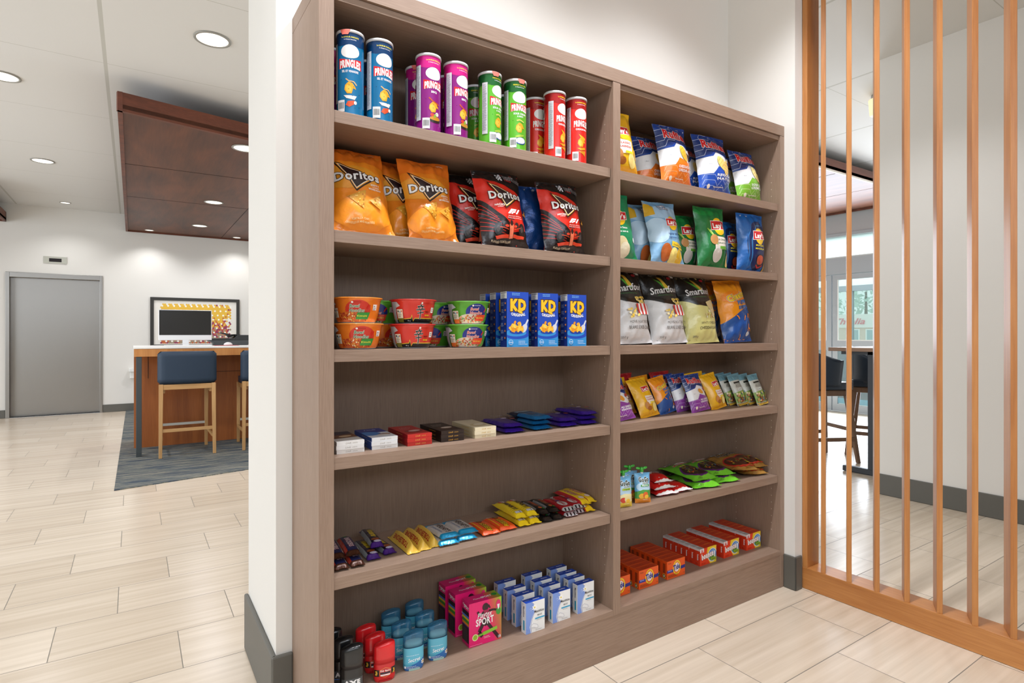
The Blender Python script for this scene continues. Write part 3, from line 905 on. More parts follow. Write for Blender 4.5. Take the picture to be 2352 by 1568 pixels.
class Pack:
    """one mesh: shell grids plus the print that follows them"""
    def __init__(s, fin='film'): s.v = []; s.n = []; s.f = []; s.m = []; s.mats = []; s.fin = fin
    def mi(s, c):
        m = c if not isinstance(c, str) else M(c, s.fin)
        if m not in s.mats: s.mats.append(m)
        return s.mats.index(m)
    def grid(s, fn, nu, nv, c, flip=False, close=False):
        """fn(u,v)->Vector; returns the grid for wrapping print"""
        G = [[Vector(fn(i / nu, j / nv)) for j in range(nv + 1)] for i in range(nu + 1)]
        N = [[None] * (nv + 1) for _ in range(nu + 1)]
        for i in range(nu + 1):
            for j in range(nv + 1):
                if close: a = G[(i + 1) % nu][j] - G[(i - 1) % nu][j]
                else: a = G[min(i + 1, nu)][j] - G[max(i - 1, 0)][j]
                b = G[i][min(j + 1, nv)] - G[i][max(j - 1, 0)]
                n = a.cross(b)
                if n.length < 1e-12: n = Vector((0, 0, 1))
                N[i][j] = n.normalized() * (-1 if flip else 1)
        b0 = len(s.v)
        for i in range(nu + 1):
            for j in range(nv + 1): s.v.append(tuple(G[i][j])); s.n.append(tuple(N[i][j]))
        k = s.mi(c)
        for i in range(nu):
            for j in range(nv):
                q = (b0 + i * (nv + 1) + j, b0 + (i + 1) * (nv + 1) + j, b0 + (i + 1) * (nv + 1) + j + 1, b0 + i * (nv + 1) + j + 1)
                s.f.append(q[::-1] if flip else q); s.m.append(k)
        return G, N, nu, nv
    def flat(s, vs, fs, c, normal):
        b0 = len(s.v); s.v += [tuple(v) for v in vs]; s.n += [tuple(normal)] * len(vs); k = s.mi(c)
        for f in fs: s.f.append(tuple(i + b0 for i in f)); s.m.append(k)
    def wrap(s, art, GR, off=.00022, step=.00009, flip=False):
        G, N, nu, nv = GR
        xs = [art.w * i / nu for i in range(1, nu)]; ys = [art.h * j / nv for j in range(1, nv)]
        for li, (vs, fs, c) in enumerate(art.L):
            # clip to the canvas by dropping what lies outside
            cv, cf = bisected(vs, fs, [0.0, art.w] + xs, [0.0, art.h] + ys)
            if not cv: continue
            b0 = len(s.v); k = s.mi(c); h = off + step * li
            for x, y in cv:
                u = min(max(x / art.w, 0), 1) * nu; v = min(max(y / art.h, 0), 1) * nv
                i = min(int(u), nu - 1); j = min(int(v), nv - 1); a = u - i; b = v - j
                w4 = ((1 - a) * (1 - b), a * (1 - b), (1 - a) * b, a * b)
                p = G[i][j] * w4[0] + G[i + 1][j] * w4[1] + G[i][j + 1] * w4[2] + G[i + 1][j + 1] * w4[3]
                n = (N[i][j] * w4[0] + N[i + 1][j] * w4[1] + N[i][j + 1] * w4[2] + N[i + 1][j + 1] * w4[3]).normalized()
                s.v.append(tuple(p + n * h)); s.n.append(tuple(n))
            e = 1e-6
            for f in cf:
                mx = sum(cv[i][0] for i in f) / len(f); my = sum(cv[i][1] for i in f) / len(f)
                if -e < mx < art.w + e and -e < my < art.h + e:
                    s.f.append(tuple(b0 + i for i in f)); s.m.append(k)
    def plane(s, art, o, ux, uy, off=.00015, step=.00005):
        """print on a flat face: o origin, ux, uy unit vectors"""
        o, ux, uy = Vector(o), Vector(ux), Vector(uy); n = ux.cross(uy).normalized()
        for li, (vs, fs, c) in enumerate(art.L):
            b0 = len(s.v); k = s.mi(c); h = off + step * li
            for x, y in vs:
                x = min(max(x, 0), art.w); y = min(max(y, 0), art.h)
                s.v.append(tuple(o + ux * x + uy * y + n * h)); s.n.append(tuple(n))
            for f in fs: s.f.append(tuple(b0 + i for i in ccw(vs, f))); s.m.append(k)
    def mesh(s, name):
        me = bpy.data.meshes.new(name)
        # drop unused vertices
        used = sorted({i for f in s.f for i in f}); mp = {o: i for i, o in enumerate(used)}
        me.from_pydata([s.v[i] for i in used], [], [tuple(mp[i] for i in f) for f in s.f])
        for m in s.mats: me.materials.append(m)
        me.polygons.foreach_set('material_index', s.m)
        me.polygons.foreach_set('use_smooth', [True] * len(me.polygons))
        me.validate(clean_customdata=False)
        if len(me.vertices) == len(used):
            me.normals_split_custom_set_from_vertices([s.n[i] for i in used])
        me.update()
        return me

# ---- pillow bag (also used lying flat for bars)
def bag_pack(w, h, t, front, back, art, seed=0, seal=.045, narrow=.09, crush=.004, sq=2.6, back_t=.5, fin='film', sealcol=None, tri=False, nu=30, nv=42, zigz=True, plump=.55, fold=0):
    P = Pack(fin)
    sd = Vector((seed * 7.31, seed * 3.17, seed * 1.7))
    def prof(v):
        if v <= seal or v >= 1 - seal: return 0.0
        q = (v - seal) / (1 - 2 * seal)
        return min(1, max(0, sin(pi * (q ** .88))) ** plump * 1.03)
    def S(u, v, side):
        p = prof(v)
        hw = w / 2 * (1 - narrow * p)
        x = (2 * u - 1) * hw
        e = abs(2 * u - 1)
        if tri: cs = 1 - e
        else: cs = max(0, 1 - e ** sq) ** .8
        d = t * p * cs
        a = crush * (1 - .35 * p) * min(1, p * 5 + .1)
        q = Vector((x * 16, v * h * 11, side * 3.1)) + sd
        nz = noise.noise(q) * a * 1.6 + noise.noise(q * 2.1) * a * .8
        rad = (1 - min(1, p * 1.15)) * crush * .6 * sin(u * 31 + seed) * (1 if 0 < p else 0)
        d2 = d + (nz + rad) * (cs ** .3 if cs > 0 else 0)
        y = -(d2 * (1 if side > 0 else -back_t))
        if side < 0: y = max(y, 0)
        if p == 0:
            y = (.0006 * sin(u * 60)) if zigz else 0
            y += -.0004 * side
        edge = noise.noise(Vector((side * 0, v * 9, 4)) + sd) * crush * .8 * (1 if u > .5 else -1) * e ** 4
        yb = noise.noise(Vector((u * 3, v * 2.0, 9)) + sd) * crush * 1.5
        fl = fold * max(0, v - .93) * 3 * h * .1
        return Vector((x + edge, y + yb * (1 - p) + fl, v * h))
    GF = P.grid(lambda u, v: S(u, v, 1), nu, nv, front)
    P.grid(lambda u, v: S(u, v, -1), nu, nv, back, flip=True)
    if art: P.wrap(art, GF, off=.0007, step=.00016)
    return P

DES = {}
def place(me_or_root, name, loc, rot=(0, 0, 0), label=None, cat=None, group=None, scale=None):
    if isinstance(me_or_root, bpy.types.Mesh):
        o = bpy.data.objects.new(name, me_or_root); COL.objects.link(o)
    else:
        o = copy_tree(me_or_root)
    o.location = loc; o.rotation_euler = rot
    if scale: o.scale = scale
    return tag(o, label, cat, group)

# ---------------------------------------------------------------- 1. crisp tubes
def tube_art(kind):
    C = dict(blue=('#0d6f9f', '#0a3a68', 'SEL ET VINAIGRE'), purple=('#8a1a7c', '#d11d86', 'BBQ'), green=('#5fb52e', '#17602b', 'SOUR CREAM'), red=('#dd2a22', '#a81a1c', 'ORIGINAL'))[kind]
    w, h = 2 * pi * .0375, .226
    a = Art(w, h); cx = w * .5
    a.rect(0, h - .034, w, h, C[1])
    a.zig(0, w, h - .036, .006, 10, .006, C[1])
    for dx in ((0,) if kind in ('blue',) else (0, w * .46, -w * .46)):
        x = cx + dx
        a.text('PERFECT FLAVOUR' if kind in ('green',) else 'Le SAVEUR PARFAITE', x, h - .016, .0042, '#f2e53a', w=.048, bold=.02)
        a.text('à chaque bouchée', x, h - .022, .003, '#f4f4f4', w=.034)
        a.ell(x, h - .054, .026, .019, '#efeeea')
        oc = None if kind == 'red' else '#d8232a'
        if oc:
            a.poly([(x - .033, h - .073), (x, h - .078), (x + .033, h - .073), (x + .033, h - .102), (x, h - .096), (x - .033, h - .102)], oc)
        a.text('PRINGLES', x, h - .0975, .0205, '#f6f4f0', w=.059, bold=.05, arc=-.0035, out='#b01a20' if kind == 'red' else None, outw=.02)
        a.text(C[2], x, h - .112, .0062, '#f4f4f4', w=.046 if kind != 'purple' else .018, bold=.03)
        if kind == 'green': a.text('& ONION', x, h - .120, .0052, '#f4f4f4', w=.022, bold=.03)
        a.poly([(x - .014, h - .148), (x - .004, h - .138), (x + .006, h - .141), (x + .014, h - .152), (x + .016, h - .158), (x + .008, h - .155), (x + .004, h - .170), (x - .008, h - .171), (x - .016, h - .160)], '#e8a92a')
        a.ell(x - .005, h - .157, .008, .010, '#f2c24a', .4)
        if kind == 'blue':
            a.line([(x - .012, h - .130), (x - .004, h - .136), (x + .010, h - .137), (x + .018, h - .146)], .003, '#e2b77a')
            a.poly([(x - .018, h - .176), (x + .018, h - .176), (x + .012, h - .187), (x - .010, h - .184)], '#ece8e2')
            a.poly([(x - .006, h - .192), (x + .012, h - .189), (x + .010, h - .200), (x - .002, h - .208), (x - .012, h - .203)], '#d9532c'); a.ell(x + .014, h - .195, .004, .005, '#efeae4')
        elif kind == 'purple':
            a.line([(x - .016, h - .127), (x - .006, h - .136), (x + .012, h - .143), (x + .018, h - .145)], .004, '#c2502e')
            a.ell(x + .004, h - .192, .022, .009, '#2a2422'); a.ell(x + .004, h - .188, .018, .006, '#c98d2e')
            a.ell(x - .006, h - .178, .006, .005, '#d8402e'); a.ell(x + .010, h - .175, .006, .006, '#e9e2d4'); a.ell(x + .002, h - .181, .004, .006, '#8fae3e')
        elif kind == 'green':
            a.line([(x - .012, h - .132), (x - .002, h - .129), (x + .014, h - .135)], .004, '#cfd86a')
            a.ell(x + .002, h - .198, .020, .012, '#1c4f96'); a.ell(x + .002, h - .197, .017, .010, '#f0efe8')
            a.ell(x - .002, h - .182, .016, .004, '#a6c846', .2)
        else:
            a.poly([(x - .012, h - .126), (x + .016, h - .140), (x + .014, h - .147), (x - .004, h - .140)], '#eab02c')
            a.poly([(x - .018, h - .176), (x + .014, h - .172), (x + .016, h - .179), (x - .004, h - .184)], '#e2a028')
            a.poly([(x - .014, h - .188), (x + .016, h - .184), (x + .012, h - .204), (x + .004, h - .196)], '#dc9626')
    rnd = random.Random(2)
    for i in range(10 if kind != 'red' else 0): a.ell(cx + rnd.uniform(-.028, .028), h - rnd.uniform(.125, .21), .0012, .0009, '#23331c' if kind == 'green' else '#2a2030', n=6)
    a.rect(cx - .058, h - .195, cx - .040, h - .03, '#cfcfd2')
    a.small(cx - .056, h - .038, .014, 44, '#55585e', h=.0013, gap=.0034)
    a.bars(cx - .034, .004, cx - .014, .036)
    return a, C[0]
TUBE_R = .0375
def tube_mesh(kind):
    a, base = tube_art(kind)
    P = Pack('can')
    n = 40
    fn = lambda u, v: Vector((TUBE_R * sin((u - .5) * 2 * pi), -TUBE_R * cos((u - .5) * 2 * pi), .004 + v * .226))
    G = P.grid(fn, n, 6, base)
    P.wrap(a, G, off=.0002, step=.00005)
    return P.mesh('tube_body')
LIDM = M('#dcdcde', 'plastic'); RIMM = M('#c9c9cc', 'metal'); PEEL = M('#f07a6c', 'plastic')
def make_tube(kind, peel):
    t = empty('crisp_tube')
    o = bpy.data.objects.new('tube_body', DES.setdefault('tube' + kind, tube_mesh(kind)) if 'tube' + kind not in DES else DES['tube' + kind]); COL.objects.link(o); o.parent = t
    B().mat(RIMM).lathe([(.0372, 0), (.0385, .001), (.0385, .004), (.0376, .0045)], 40).build('base_rim', t)
    b = B().mat(LIDM).lathe([(.0378, .2285), (.0396, .2285), (.0398, .2345), (.039, .2365), (.0365, .2365), (.036, .2345), (.001, .2345)], 40, cap=False)
    b.build('lid', t)
    if peel:
        a0 = -.35 if peel == 1 else .12
        pts = []
        for i in range(9):
            an = a0 + (i / 8 - .5) * .75; pts.append((.0402 * sin(an), -.0402 * cos(an), .2352))
        for i in range(8, -1, -1):
            an = a0 + (i / 8 - .5) * .42; pts.append((.0401 * sin(an), -.0401 * cos(an), .2215))
        b = B().mat(PEEL).add(pts, [(i, i + 1, 16 - i, 17 - i) for i in range(8)])
        ring = [(.0385 * sin(a0 + (i / 8 - .5) * .75), -.0385 * cos(a0 + (i / 8 - .5) * .75), .2368) for i in range(9)]
        b.add(pts[:9] + ring, [(i, i + 1, i + 10, i + 9) for i in range(8)])
        b.build('seal_tab', t)
    return t
kinds = dict(blue='blue salt and vinegar', purple='purple and pink barbecue', green='green sour cream', red='red original')
tubes = [('blue', .104, .062, 1, -8, 'blue salt and vinegar crisp tube at the far left of the top shelf'),
         ('blue', .1905, .062, 0, 14, 'blue salt and vinegar crisp tube, second from the left, its barcode label in front'),
         ('purple', .086, .19, 0, -30, 'purple crisp tube standing hidden behind the leftmost blue tube'),
         ('blue', .215, .20, 0, 5, 'blue crisp tube peeking out between the two front blue tubes'),
         ('purple', .352, .155, 1, -2, 'dark purple crisp tube standing at the back left of the front purple pair'),
         ('purple', .3458, .062, 0, 12, 'purple crisp tube with nutrition panel, left of the front purple pair'),
         ('purple', .462, .165, 0, 6, 'purple crisp tube squeezed in the back between the front purple pair'),
         ('purple', .4403, .062, 0, 25, 'purple crisp tube with pink top, right of the front purple pair'),
         ('green', .575, .175, 0, -4, 'dark green crisp tube at the back beside the purple tubes'),
         ('green', .5652, .062, 1, 30, 'green crisp tube at the front, left of the green pair'),
         ('green', .706, .185, 0, 20, 'green crisp tube squeezed in behind the two front green tubes'),
         ('green', .6644, .062, 2, 4, 'green crisp tube at the front, right of the green pair'),
         ('red', .806, .145, 0, 10, 'red original crisp tube standing at the back left of the red tubes'),
         ('red', .8322, .062, 0, 28, 'red original crisp tube at the front, left of the front red pair'),
         ('red', .9293, .062, 0, 4, 'red original crisp tube at the right end of the top shelf row')]
roots = {}
for kd, x, y, pl, rz, lb in tubes:
    if (kd, pl) not in roots:
        o = make_tube(kd, pl); roots[(kd, pl)] = o
    else: o = copy_tree(roots[(kd, pl)])
    # the printed front turns slightly towards the room
    o.location = (x, y, Z1 + .0003); o.rotation_euler = (0, 0, radians(rz - 10))
    tag(o, lb, 'crisp tube', 'crisp tubes on the top left shelf')

# ---------------------------------------------------------------- 2. tortilla chip bags
def chip_tri(a, x, y, s, rot, c1='#d99a2e', c2='#b8701c'):
    pts = [(s * cos(rot + 2 * pi * i / 3), s * sin(rot + 2 * pi * i / 3)) for i in range(3)]
    a.poly([(x + p[0], y + p[1]) for p in pts], c1)
    rnd = random.Random(int(x * 9999))
    for i in range(16):
        u, v = rnd.random(), rnd.random()
        if u + v > 1: u, v = 1 - u, 1 - v
        px = x + pts[0][0] + u * (pts[1][0] - pts[0][0]) + v * (pts[2][0] - pts[0][0]); py = y + pts[0][1] + u * (pts[1][1] - pts[0][1]) + v * (pts[2][1] - pts[0][1])
        a.ell(x + (px - x) * .88, y + (py - y) * .88, s * .09, s * .06, c2 if i % 2 else '#efc05a', rnd.random() * 3, 7)
def dor_logo(a, cx, cy, k, hot='#f0a030'):
    T = [(-.052, .048), (.050, -.006), (-.004, -.042)]
    def q(p, s=1.0, dx=0, dy=0): return (cx + (p[0] * s + dx) * k, cy + (p[1] * s + dy) * k)
    a.poly([q(p, 1.12) for p in T], '#1d0f10'); a.poly([q(p, .98) for p in T], hot); a.poly([q(p, .9) for p in T], '#f8eedc'); a.poly([q(p, .84) for p in T], '#251114')
    a.text('Doritos', cx + .004 * k, cy - .012 * k, .026 * k, '#f2f0ec', w=.13 * k, bold=.035, out='#2a0e14', outw=.045, arc=0)
def art_orange():
    w, h = .185, .285
    a = Art(w, h)
    a.rect(0, h * .80, w, h, '#dc6e18'); a.ell(w * .35, h * .60, w * .5, h * .14, '#e3962a'); a.ell(w * .5, h * .2, w * .5, h * .17, '#f5941f')
    dor_logo(a, w * .44, h * .60, 1.08)
    a.text('ZESTY', w * .74, h * .495, .005, '#f6f0e0', w=.030, bold=.03); a.text('CHEESE', w * .75, h * .472, .0035, '#f6f0e0', w=.022)
    a.text('MORDANT', w * .73, h * .445, .0055, '#f6f0e0', w=.042, bold=.03)
    chip_tri(a, w * .43, h * .335, .036, -1.25); chip_tri(a, w * .72, h * .31, .027, -1.1)
    a.text('TORTILLA CHIPS', w * .42, h * .115, .005, '#f0d9a0', w=.05, bold=.01); a.text('CROUSTILLES DE MAÏS AROMATISÉES', w * .42, h * .088, .0045, '#f0d9a0', w=.08)
    a.text('CrispyTasty', w * .75, h * .90, .004, '#e8d8c0', w=.026)
    return a
def art_nacho():
    w, h = .185, .27
    a = Art(w, h)
    a.poly([(0, h * .97), (0, h * .9), (w * .5, h * .81), (w, h * .66), (w, h), (0, h)], '#141213')
    a.poly([(0, h * .62), (w * .30, h * .42), (w * .52, h * .30), (w * .62, h * .18), (w, h * .22), (w, 0), (0, 0)], '#1a1214')
    for i in range(7): a.line([(0, h * (.55 - i * .055)), (w * (.28 + i * .03), h * (.36 - i * .035))], .002, '#c4271d')
    for r in range(5):
        for c in range(4):
            if (r + c) % 2: a.rect(w * .44 + c * .005, h * .865 + r * .005 - c * .001, w * .44 + c * .005 + .005, h * .865 + r * .005 + .005, '#e6e6e6')
    a.text('WIN', w * .64, h * .875, .012, '#141213', w=.026, bold=.04, out='#e8e6e6', rot=-.12); a.text('VICTORY', w * .84, h * .855, .013, '#1a1a1a', w=.05, bold=.03, out='#d8d4d4', rot=-.2)
    a.text('A RACE', w * .66, h * .845, .006, '#c92c30', w=.028, rot=-.15)
    a.line([(0, h * .93), (w * .42, h * .78)], .001, '#3a0c0c'); a.line([(w * .05, h * .95), (w * .3, h * .7)], .001, '#5a1210')
    dor_logo(a, w * .50, h * .635, .98, '#f5b53a')
    a.text('NACHO', w * .35, h * .50, .007, '#f4ece4', w=.036, bold=.03, arc=-.002); a.text('CHEESE', w * .36, h * .478, .0034, '#f4ece4', w=.02)
    # racing series mark
    x, y = w * .62, h * .395
    a.poly([(x - .026, y), (x - .010, y + .017), (x + .016, y + .017), (x + .011, y + .011), (x - .004, y + .011), (x - .016, y)], '#f4f2f0')
    a.poly([(x - .013, y), (x - .004, y + .009), (x + .010, y + .009), (x + .006, y + .004), (x - .001, y + .004), (x - .005, y)], '#f4f2f0')
    a.poly([(x + .008, y), (x + .022, y + .017), (x + .029, y + .017), (x + .015, y)], '#f4f2f0')
    a.text('Official Partner of Formula 1', x + .003, y - .009, .0035, '#f2d8d0', w=.06); a.text('Partenaire officiel de la Formule 1', x + .003, y - .015, .0035, '#f2d8d0', w=.066)
    chip_tri(a, w * .97, h * .43, .022, 1.3)
    # orange open-wheel car
    cx, cy = w * .52, h * .17
    for sx in (-1, 1):
        a.ell(cx + sx * .045, cy + .012, .013, .019, '#1b1b1d'); a.ell(cx + sx * .045, cy + .012, .006, .010, '#4a4444'); a.ell(cx + sx * .024, cy + .022, .008, .011, '#2c2628')
        a.line([(cx + sx * .012, cy + .010), (cx + sx * .040, cy + .016)], .0025, '#d8492a')
        a.poly([(cx + sx * .008, cy - .014), (cx + sx * .052, cy - .018), (cx + sx * .056, cy - .010), (cx + sx * .01, cy - .004)], '#e2452a')
        a.ell(cx + sx * .018, cy + .020, .007, .004, '#e2452a')
    a.poly([(cx - .010, cy + .026), (cx + .010, cy + .026), (cx + .007, cy - .016), (cx - .007, cy - .016)], '#ee7f5c')
    a.ell(cx, cy + .030, .007, .009, '#2a2022'); a.line([(cx - .015, cy + .042), (cx + .015, cy + .042)], .003, '#3a2a2a'); a.line([(cx, cy + .026), (cx, cy + .043)], .002, '#3a2a2a')
    a.text('FLAVOURED TORTILLA CHIPS', w * .34, h * .075, .0045, '#d8c8a8', w=.07)
    return a
def lean(y0, y1, h): return -math.atan2(y1 - y0, h)
def mk(name, *a, **k):
    if name not in DES: DES[name] = bag_pack(*a, **k).mesh('bag')
    return DES[name]
SILV = '#c8cbd0'
mk('dor_o', .185, .285, .046, '#ee8a1e', '#d87a1c', art_orange(), seed=1, crush=.008)
mk('dor_o2', .185, .285, .040, '#e07c1a', '#c87018', art_orange(), seed=2, crush=.008)
mk('dor_n', .188, .27, .042, '#d92b1c', '#b4b4b8', art_nacho(), seed=3, crush=.006)
mk('blue_back', .188, .255, .032, '#123f7e', '#b4b4b8', None, seed=4, crush=.008, fin='foil')
def bag(des, x, y0, y1, z, h, rz, label, cat='snack bag', group=None, ry=0, name='chip_bag', lift=.0035, sc=None):
    return place(DES[des], name, (x, y0, z + lift), (lean(y0, y1, h), radians(ry), radians(rz - 7)), label, cat, group, sc)
G2 = 'tortilla chip bags on the second shelf'
bag('dor_o', .148, .075, .185, Z2, .285, 4, 'orange tortilla chip bag at the far left of its shelf', group=G2, ry=-2)
bag('dor_o2', .318, .150, .232, Z2, .285, 4, 'orange tortilla chip bag mostly hidden behind the other orange bag', group=G2, ry=-3, sc=(.86, 1, .99))
bag('dor_o2', .374, .075, .160, Z2, .285, 6, 'orange tortilla chip bag standing second from the left', group=G2, ry=-2, sc=(.95, 1, .97))
bag('dor_n', .580, .178, .225, Z2, .27, 5, 'red and black nacho chip bag at the back, only its left edge showing', group=G2, ry=-3)
bag('dor_n', .636, .075, .128, Z2, .27, 6, 'red and black nacho chip bag with racing car, left one in front', group=G2, ry=-3)
bag('blue_back', .838, .140, .175, Z2, .255, 5, 'metallic blue chip bag behind the right nacho chip bag', group=G2, ry=-2)
bag('dor_n', .888, .075, .112, Z2, .27, 7, 'red and black nacho chip bag with racing car at the right end', group=G2, ry=-3, sc=(1.0, 1, .97))

# ---------------------------------------------------------------- 3. ruffled chips, top right
def art_ruf(low, lowline, t1, t2, extra, W=.195, H=.255, small=False):
    w, h = W, H
    a = Art(w, h)
    a.poly([(0, h), (0, h * .56), (w * .34, h * .60), (w * .46, h * .68), (w, h * .55), (w, h)], '#173f8c')
    a.poly([(0, h * .60), (w * .3, h * .62), (w * .45, h * .72), (w, h * .62), (w, h * .85), (w * .5, h * .9), (0, h * .88)], '#14306e')
    for k in range(4):
        y = h * (.60 + k * .095); a.line([(0, y), (w * .14, y + .004), (w * .22, y + .030), (w * .40, y + .028), (w * .48, y + .05), (w * .7, y + .03)], .0014, '#cfd8ea')
    a.poly([(0, 0), (0, h * .30), (w * .30, h * .31), (w * .46, h * .43), (w * .75, h * .36), (w, h * .40), (w, 0)], low)
    for k in range(3):
        y = h * (.05 + k * .085); a.line([(w * .05, y), (w * .10, y + .020), (w * .34, y + .018), (w * .42, y - .004), (w * .55, y + .024), (w * .66, y + .004), (w * .82, y + .028), (w * .95, y + .012)], .0014, lowline)
    a.text('Ruffles', w * .49, h * .735, .036, '#cf2027', w=w * .70, bold=.05, out='#f4f4f4', outw=.03, rot=-.10)
    a.line([(w * .24, h * .70), (w * .6, h * .665), (w * .9, h * .66)], .003, '#16294f')
    extra(a, w, h)
    a.text(t1, w * .68, h * .27, .010, '#f6f6f4', w=w * .58, bold=.03); a.text(t2, w * .68, h * .215, .010, '#f6f6f4', w=w * .58, bold=.03)
    a.ell(w * .18, h * .11, .008, .009, '#e8dcc8'); a.small(w * .3, h * .10, w * .4, 1, '#f0e8d8', h=.003)
    a.text('Best', w * .22, h * .45, .004, '#8a8f98', w=.014)
    return a
def chip(a, x, y, rx, ry, rot, c='#eab63c'):
    a.ell(x, y, rx, ry, c, rot)
    for i in range(4):
        t = (i - 1.5) * .42; dx, dy = -sin(rot) * ry * t, cos(rot) * ry * t; l = rx * .8 * math.sqrt(max(0, 1 - t * t))
        a.line([(x + dx - cos(rot) * l, y + dy - sin(rot) * l), (x + dx + cos(rot) * l, y + dy + sin(rot) * l)], .0012, '#c88f22')
def ex_ched(a, w, h): chip(a, w * .62, h * .50, .018, .036, .5); chip(a, w * .90, h * .50, .014, .024, -.2, '#e09a2e'); a.ell(w * .84, h * .535, .022, .010, '#efece4')
def ex_reg(a, w, h): chip(a, w * .58, h * .48, .022, .040, .75, '#f0d27c'); chip(a, w * .72, h * .42, .024, .034, -.3, '#efce74'); a.ell(w * .86, h * .54, .020, .014, '#e9e6dc'); a.rect(w * .78, h * .47, w * .97, h * .52, '#1d3f86')
def ex_gr(a, w, h): chip(a, w * .62, h * .50, .018, .040, .55, '#eedd94'); chip(a, w * .78, h * .42, .020, .030, 1.0, '#e8d080'); a.poly([(w * .7, h * .52), (w, h * .42), (w, h * .36)], '#6aa43a')
mk('ruf_c', .195, .26, .04, '#e6e7e8', SILV, art_ruf('#ee7d22', '#f6c08a', 'CHEDDAR & SOUR', 'CHEDDAR et CRÈME', ex_ched, .195, .26), seed=5)
mk('ruf_r', .215, .265, .042, '#e6e7e8', SILV, art_ruf('#1a50b4', '#b9cdf0', 'REGULAR', 'NATURE', ex_reg, .215, .265), seed=6)
mk('ruf_g', .200, .245, .04, '#e6e7e8', SILV, art_ruf('#7cb83a', '#dcedb0', 'SOUR CREAM', 'CRÈME SURE', ex_gr, .200, .245), seed=7)
def lays_logo(a, x, y, k, tilt=0, sun='#f6c624'):
    a.ell(x, y, .030 * k, .032 * k, sun)
    a.poly([(x - .042 * k, y - .016 * k + tilt * -.012), (x - .038 * k, y + .020 * k), (x + .042 * k, y + .024 * k + tilt * .012), (x + .038 * k, y - .010 * k)], '#f3efe8')
    a.poly([(x - .040 * k, y - .014 * k + tilt * -.012), (x - .036 * k, y + .018 * k), (x + .040 * k, y + .022 * k + tilt * .012), (x + .036 * k, y - .008 * k)], '#cf2128')
    a.text("Lay's", x, y - .006 * k, .018 * k, '#f8f6f2', w=.064 * k, bold=.05, shear=.12, rot=.06 + tilt * .2)
def art_lays(base, l1, l2, panel, extra, W, H, lx=.62, ly=.62, k=1.0, txt='#c23028'):
    a = Art(W, H); w, h = W, H
    extra(a, w, h, 0)
    lays_logo(a, w * lx, h * ly, k)
    if panel: a.poly([(w * (lx - .22), h * .50), (w * (lx + .26), h * .48), (w * (lx + .24), h * .30), (w * (lx - .20), h * .28)], panel)
    a.text(l1, w * lx, h * .43, .0075, txt, w=w * .36, bold=.025); a.text(l2, w * lx, h * .375, .0075, txt, w=w * .38, bold=.025)
    extra(a, w, h, 1)
    return a
def ex_yel(a, w, h, s):
    if s == 0: a.rect(0, 0, w, h * .12, '#e9a81c'); a.ell(w * .5, h * .75, w * .5, h * .15, '#f0b722')
    else:
        a.ell(w * .33, h * .26, .018, .024, '#c98a4c'); a.ell(w * .42, h * .19, .020, .014, '#a9652c'); a.ell(w * .72, h * .20, .022, .028, '#f2dc86', .5); a.ell(w * .9, h * .3, .016, .022, '#d6a848')
        a.rect(w * .5, h * .295, w * .78, h * .33, '#f4dc30')
mk('lay_y', .18, .26, .042, '#f2bf22', '#e0ac1c', art_lays('', 'CLASSIC', 'CLASSIQUE', '#efe6da', ex_yel, .18, .26, lx=.5), seed=8)
G3 = 'chip bags on the top right shelf'
bag('lay_y', 1.165, .075, .115, Z1, .26, 6, 'yellow classic chip bag cut off by the divider on the top right shelf', group=G3, ry=-3)
bag('ruf_c', 1.420, .150, .190, Z1, .26, 5, 'blue, white and orange chip bag standing in the back row', group=G3, ry=-2, sc=(.94, 1, .86))
bag('ruf_c', 1.480, .072, .105, Z1, .26, 8, 'blue, white and orange cheddar chip bag in the front row', group=G3, ry=-4)
bag('ruf_r', 1.660, .150, .190, Z1, .265, 5, 'blue chip bag hidden between the cheddar bag and the regular bag', group=G3, ry=-2, sc=(.8, 1, .88))
bag('ruf_r', 1.728, .072, .105, Z1, .265, 6, 'blue and white regular chip bag in the middle of the top right shelf', group=G3, ry=-3)
bag('ruf_g', 1.935, .160, .195, Z1, .245, 4, 'chip bag showing only a thin edge left of the green tipped bag', group=G3, ry=-2, sc=(.8, 1, .95))
bag('ruf_g', 1.985, .078, .122, Z1, .245, 10, 'blue, white and green sour cream chip bag at the right end of the top shelf', group=G3, ry=-4)

# ---------------------------------------------------------------- 4. potato chips, second right shelf
def ex_lgreen(a, w, h, s):
    if s: a.ell(w * .45, h * .17, .034, .040, '#e6d7a4'); a.ell(w * .55, h * .13, .026, .028, '#efe6c6'); a.ell(w * .85, h * .27, .008, .010, '#e8ece8')
def ex_light(a, w, h, s):
    if s == 0:
        a.ell(w * .55, h * .8, w * .55, h * .12, '#a9cbe4'); a.ell(w * .2, h * .5, w * .3, h * .2, '#b9d6ea'); a.poly([(0, h * .98), (0, h * .74), (w * .22, h * .76), (w * .25, h * .90)], '#d8a928')
        a.text('FAMILY', w * .5, h * .89, .009, '#f2f2f2', w=.05, bold=.03, out='#1d3f78', outw=.1); a.text('FORMAT', w * .55, h * .845, .008, '#f2f2f2', w=.05, bold=.03, out='#1d3f78', outw=.1)
    else:
        a.poly([(w * .52, h * .33), (w, h * .27), (w, h * .205), (w * .5, h * .255)], '#f3cf3c'); a.text('Classic·Classique', w * .78, h * .25, .007, '#4a3418', w=w * .46, rot=-.10)
        a.ell(w * .35, h * .17, .028, .034, '#c0632a'); a.ell(w * .58, h * .10, .024, .036, '#efd97c'); a.ell(w * .78, h * .11, .022, .032, '#e8b92c')
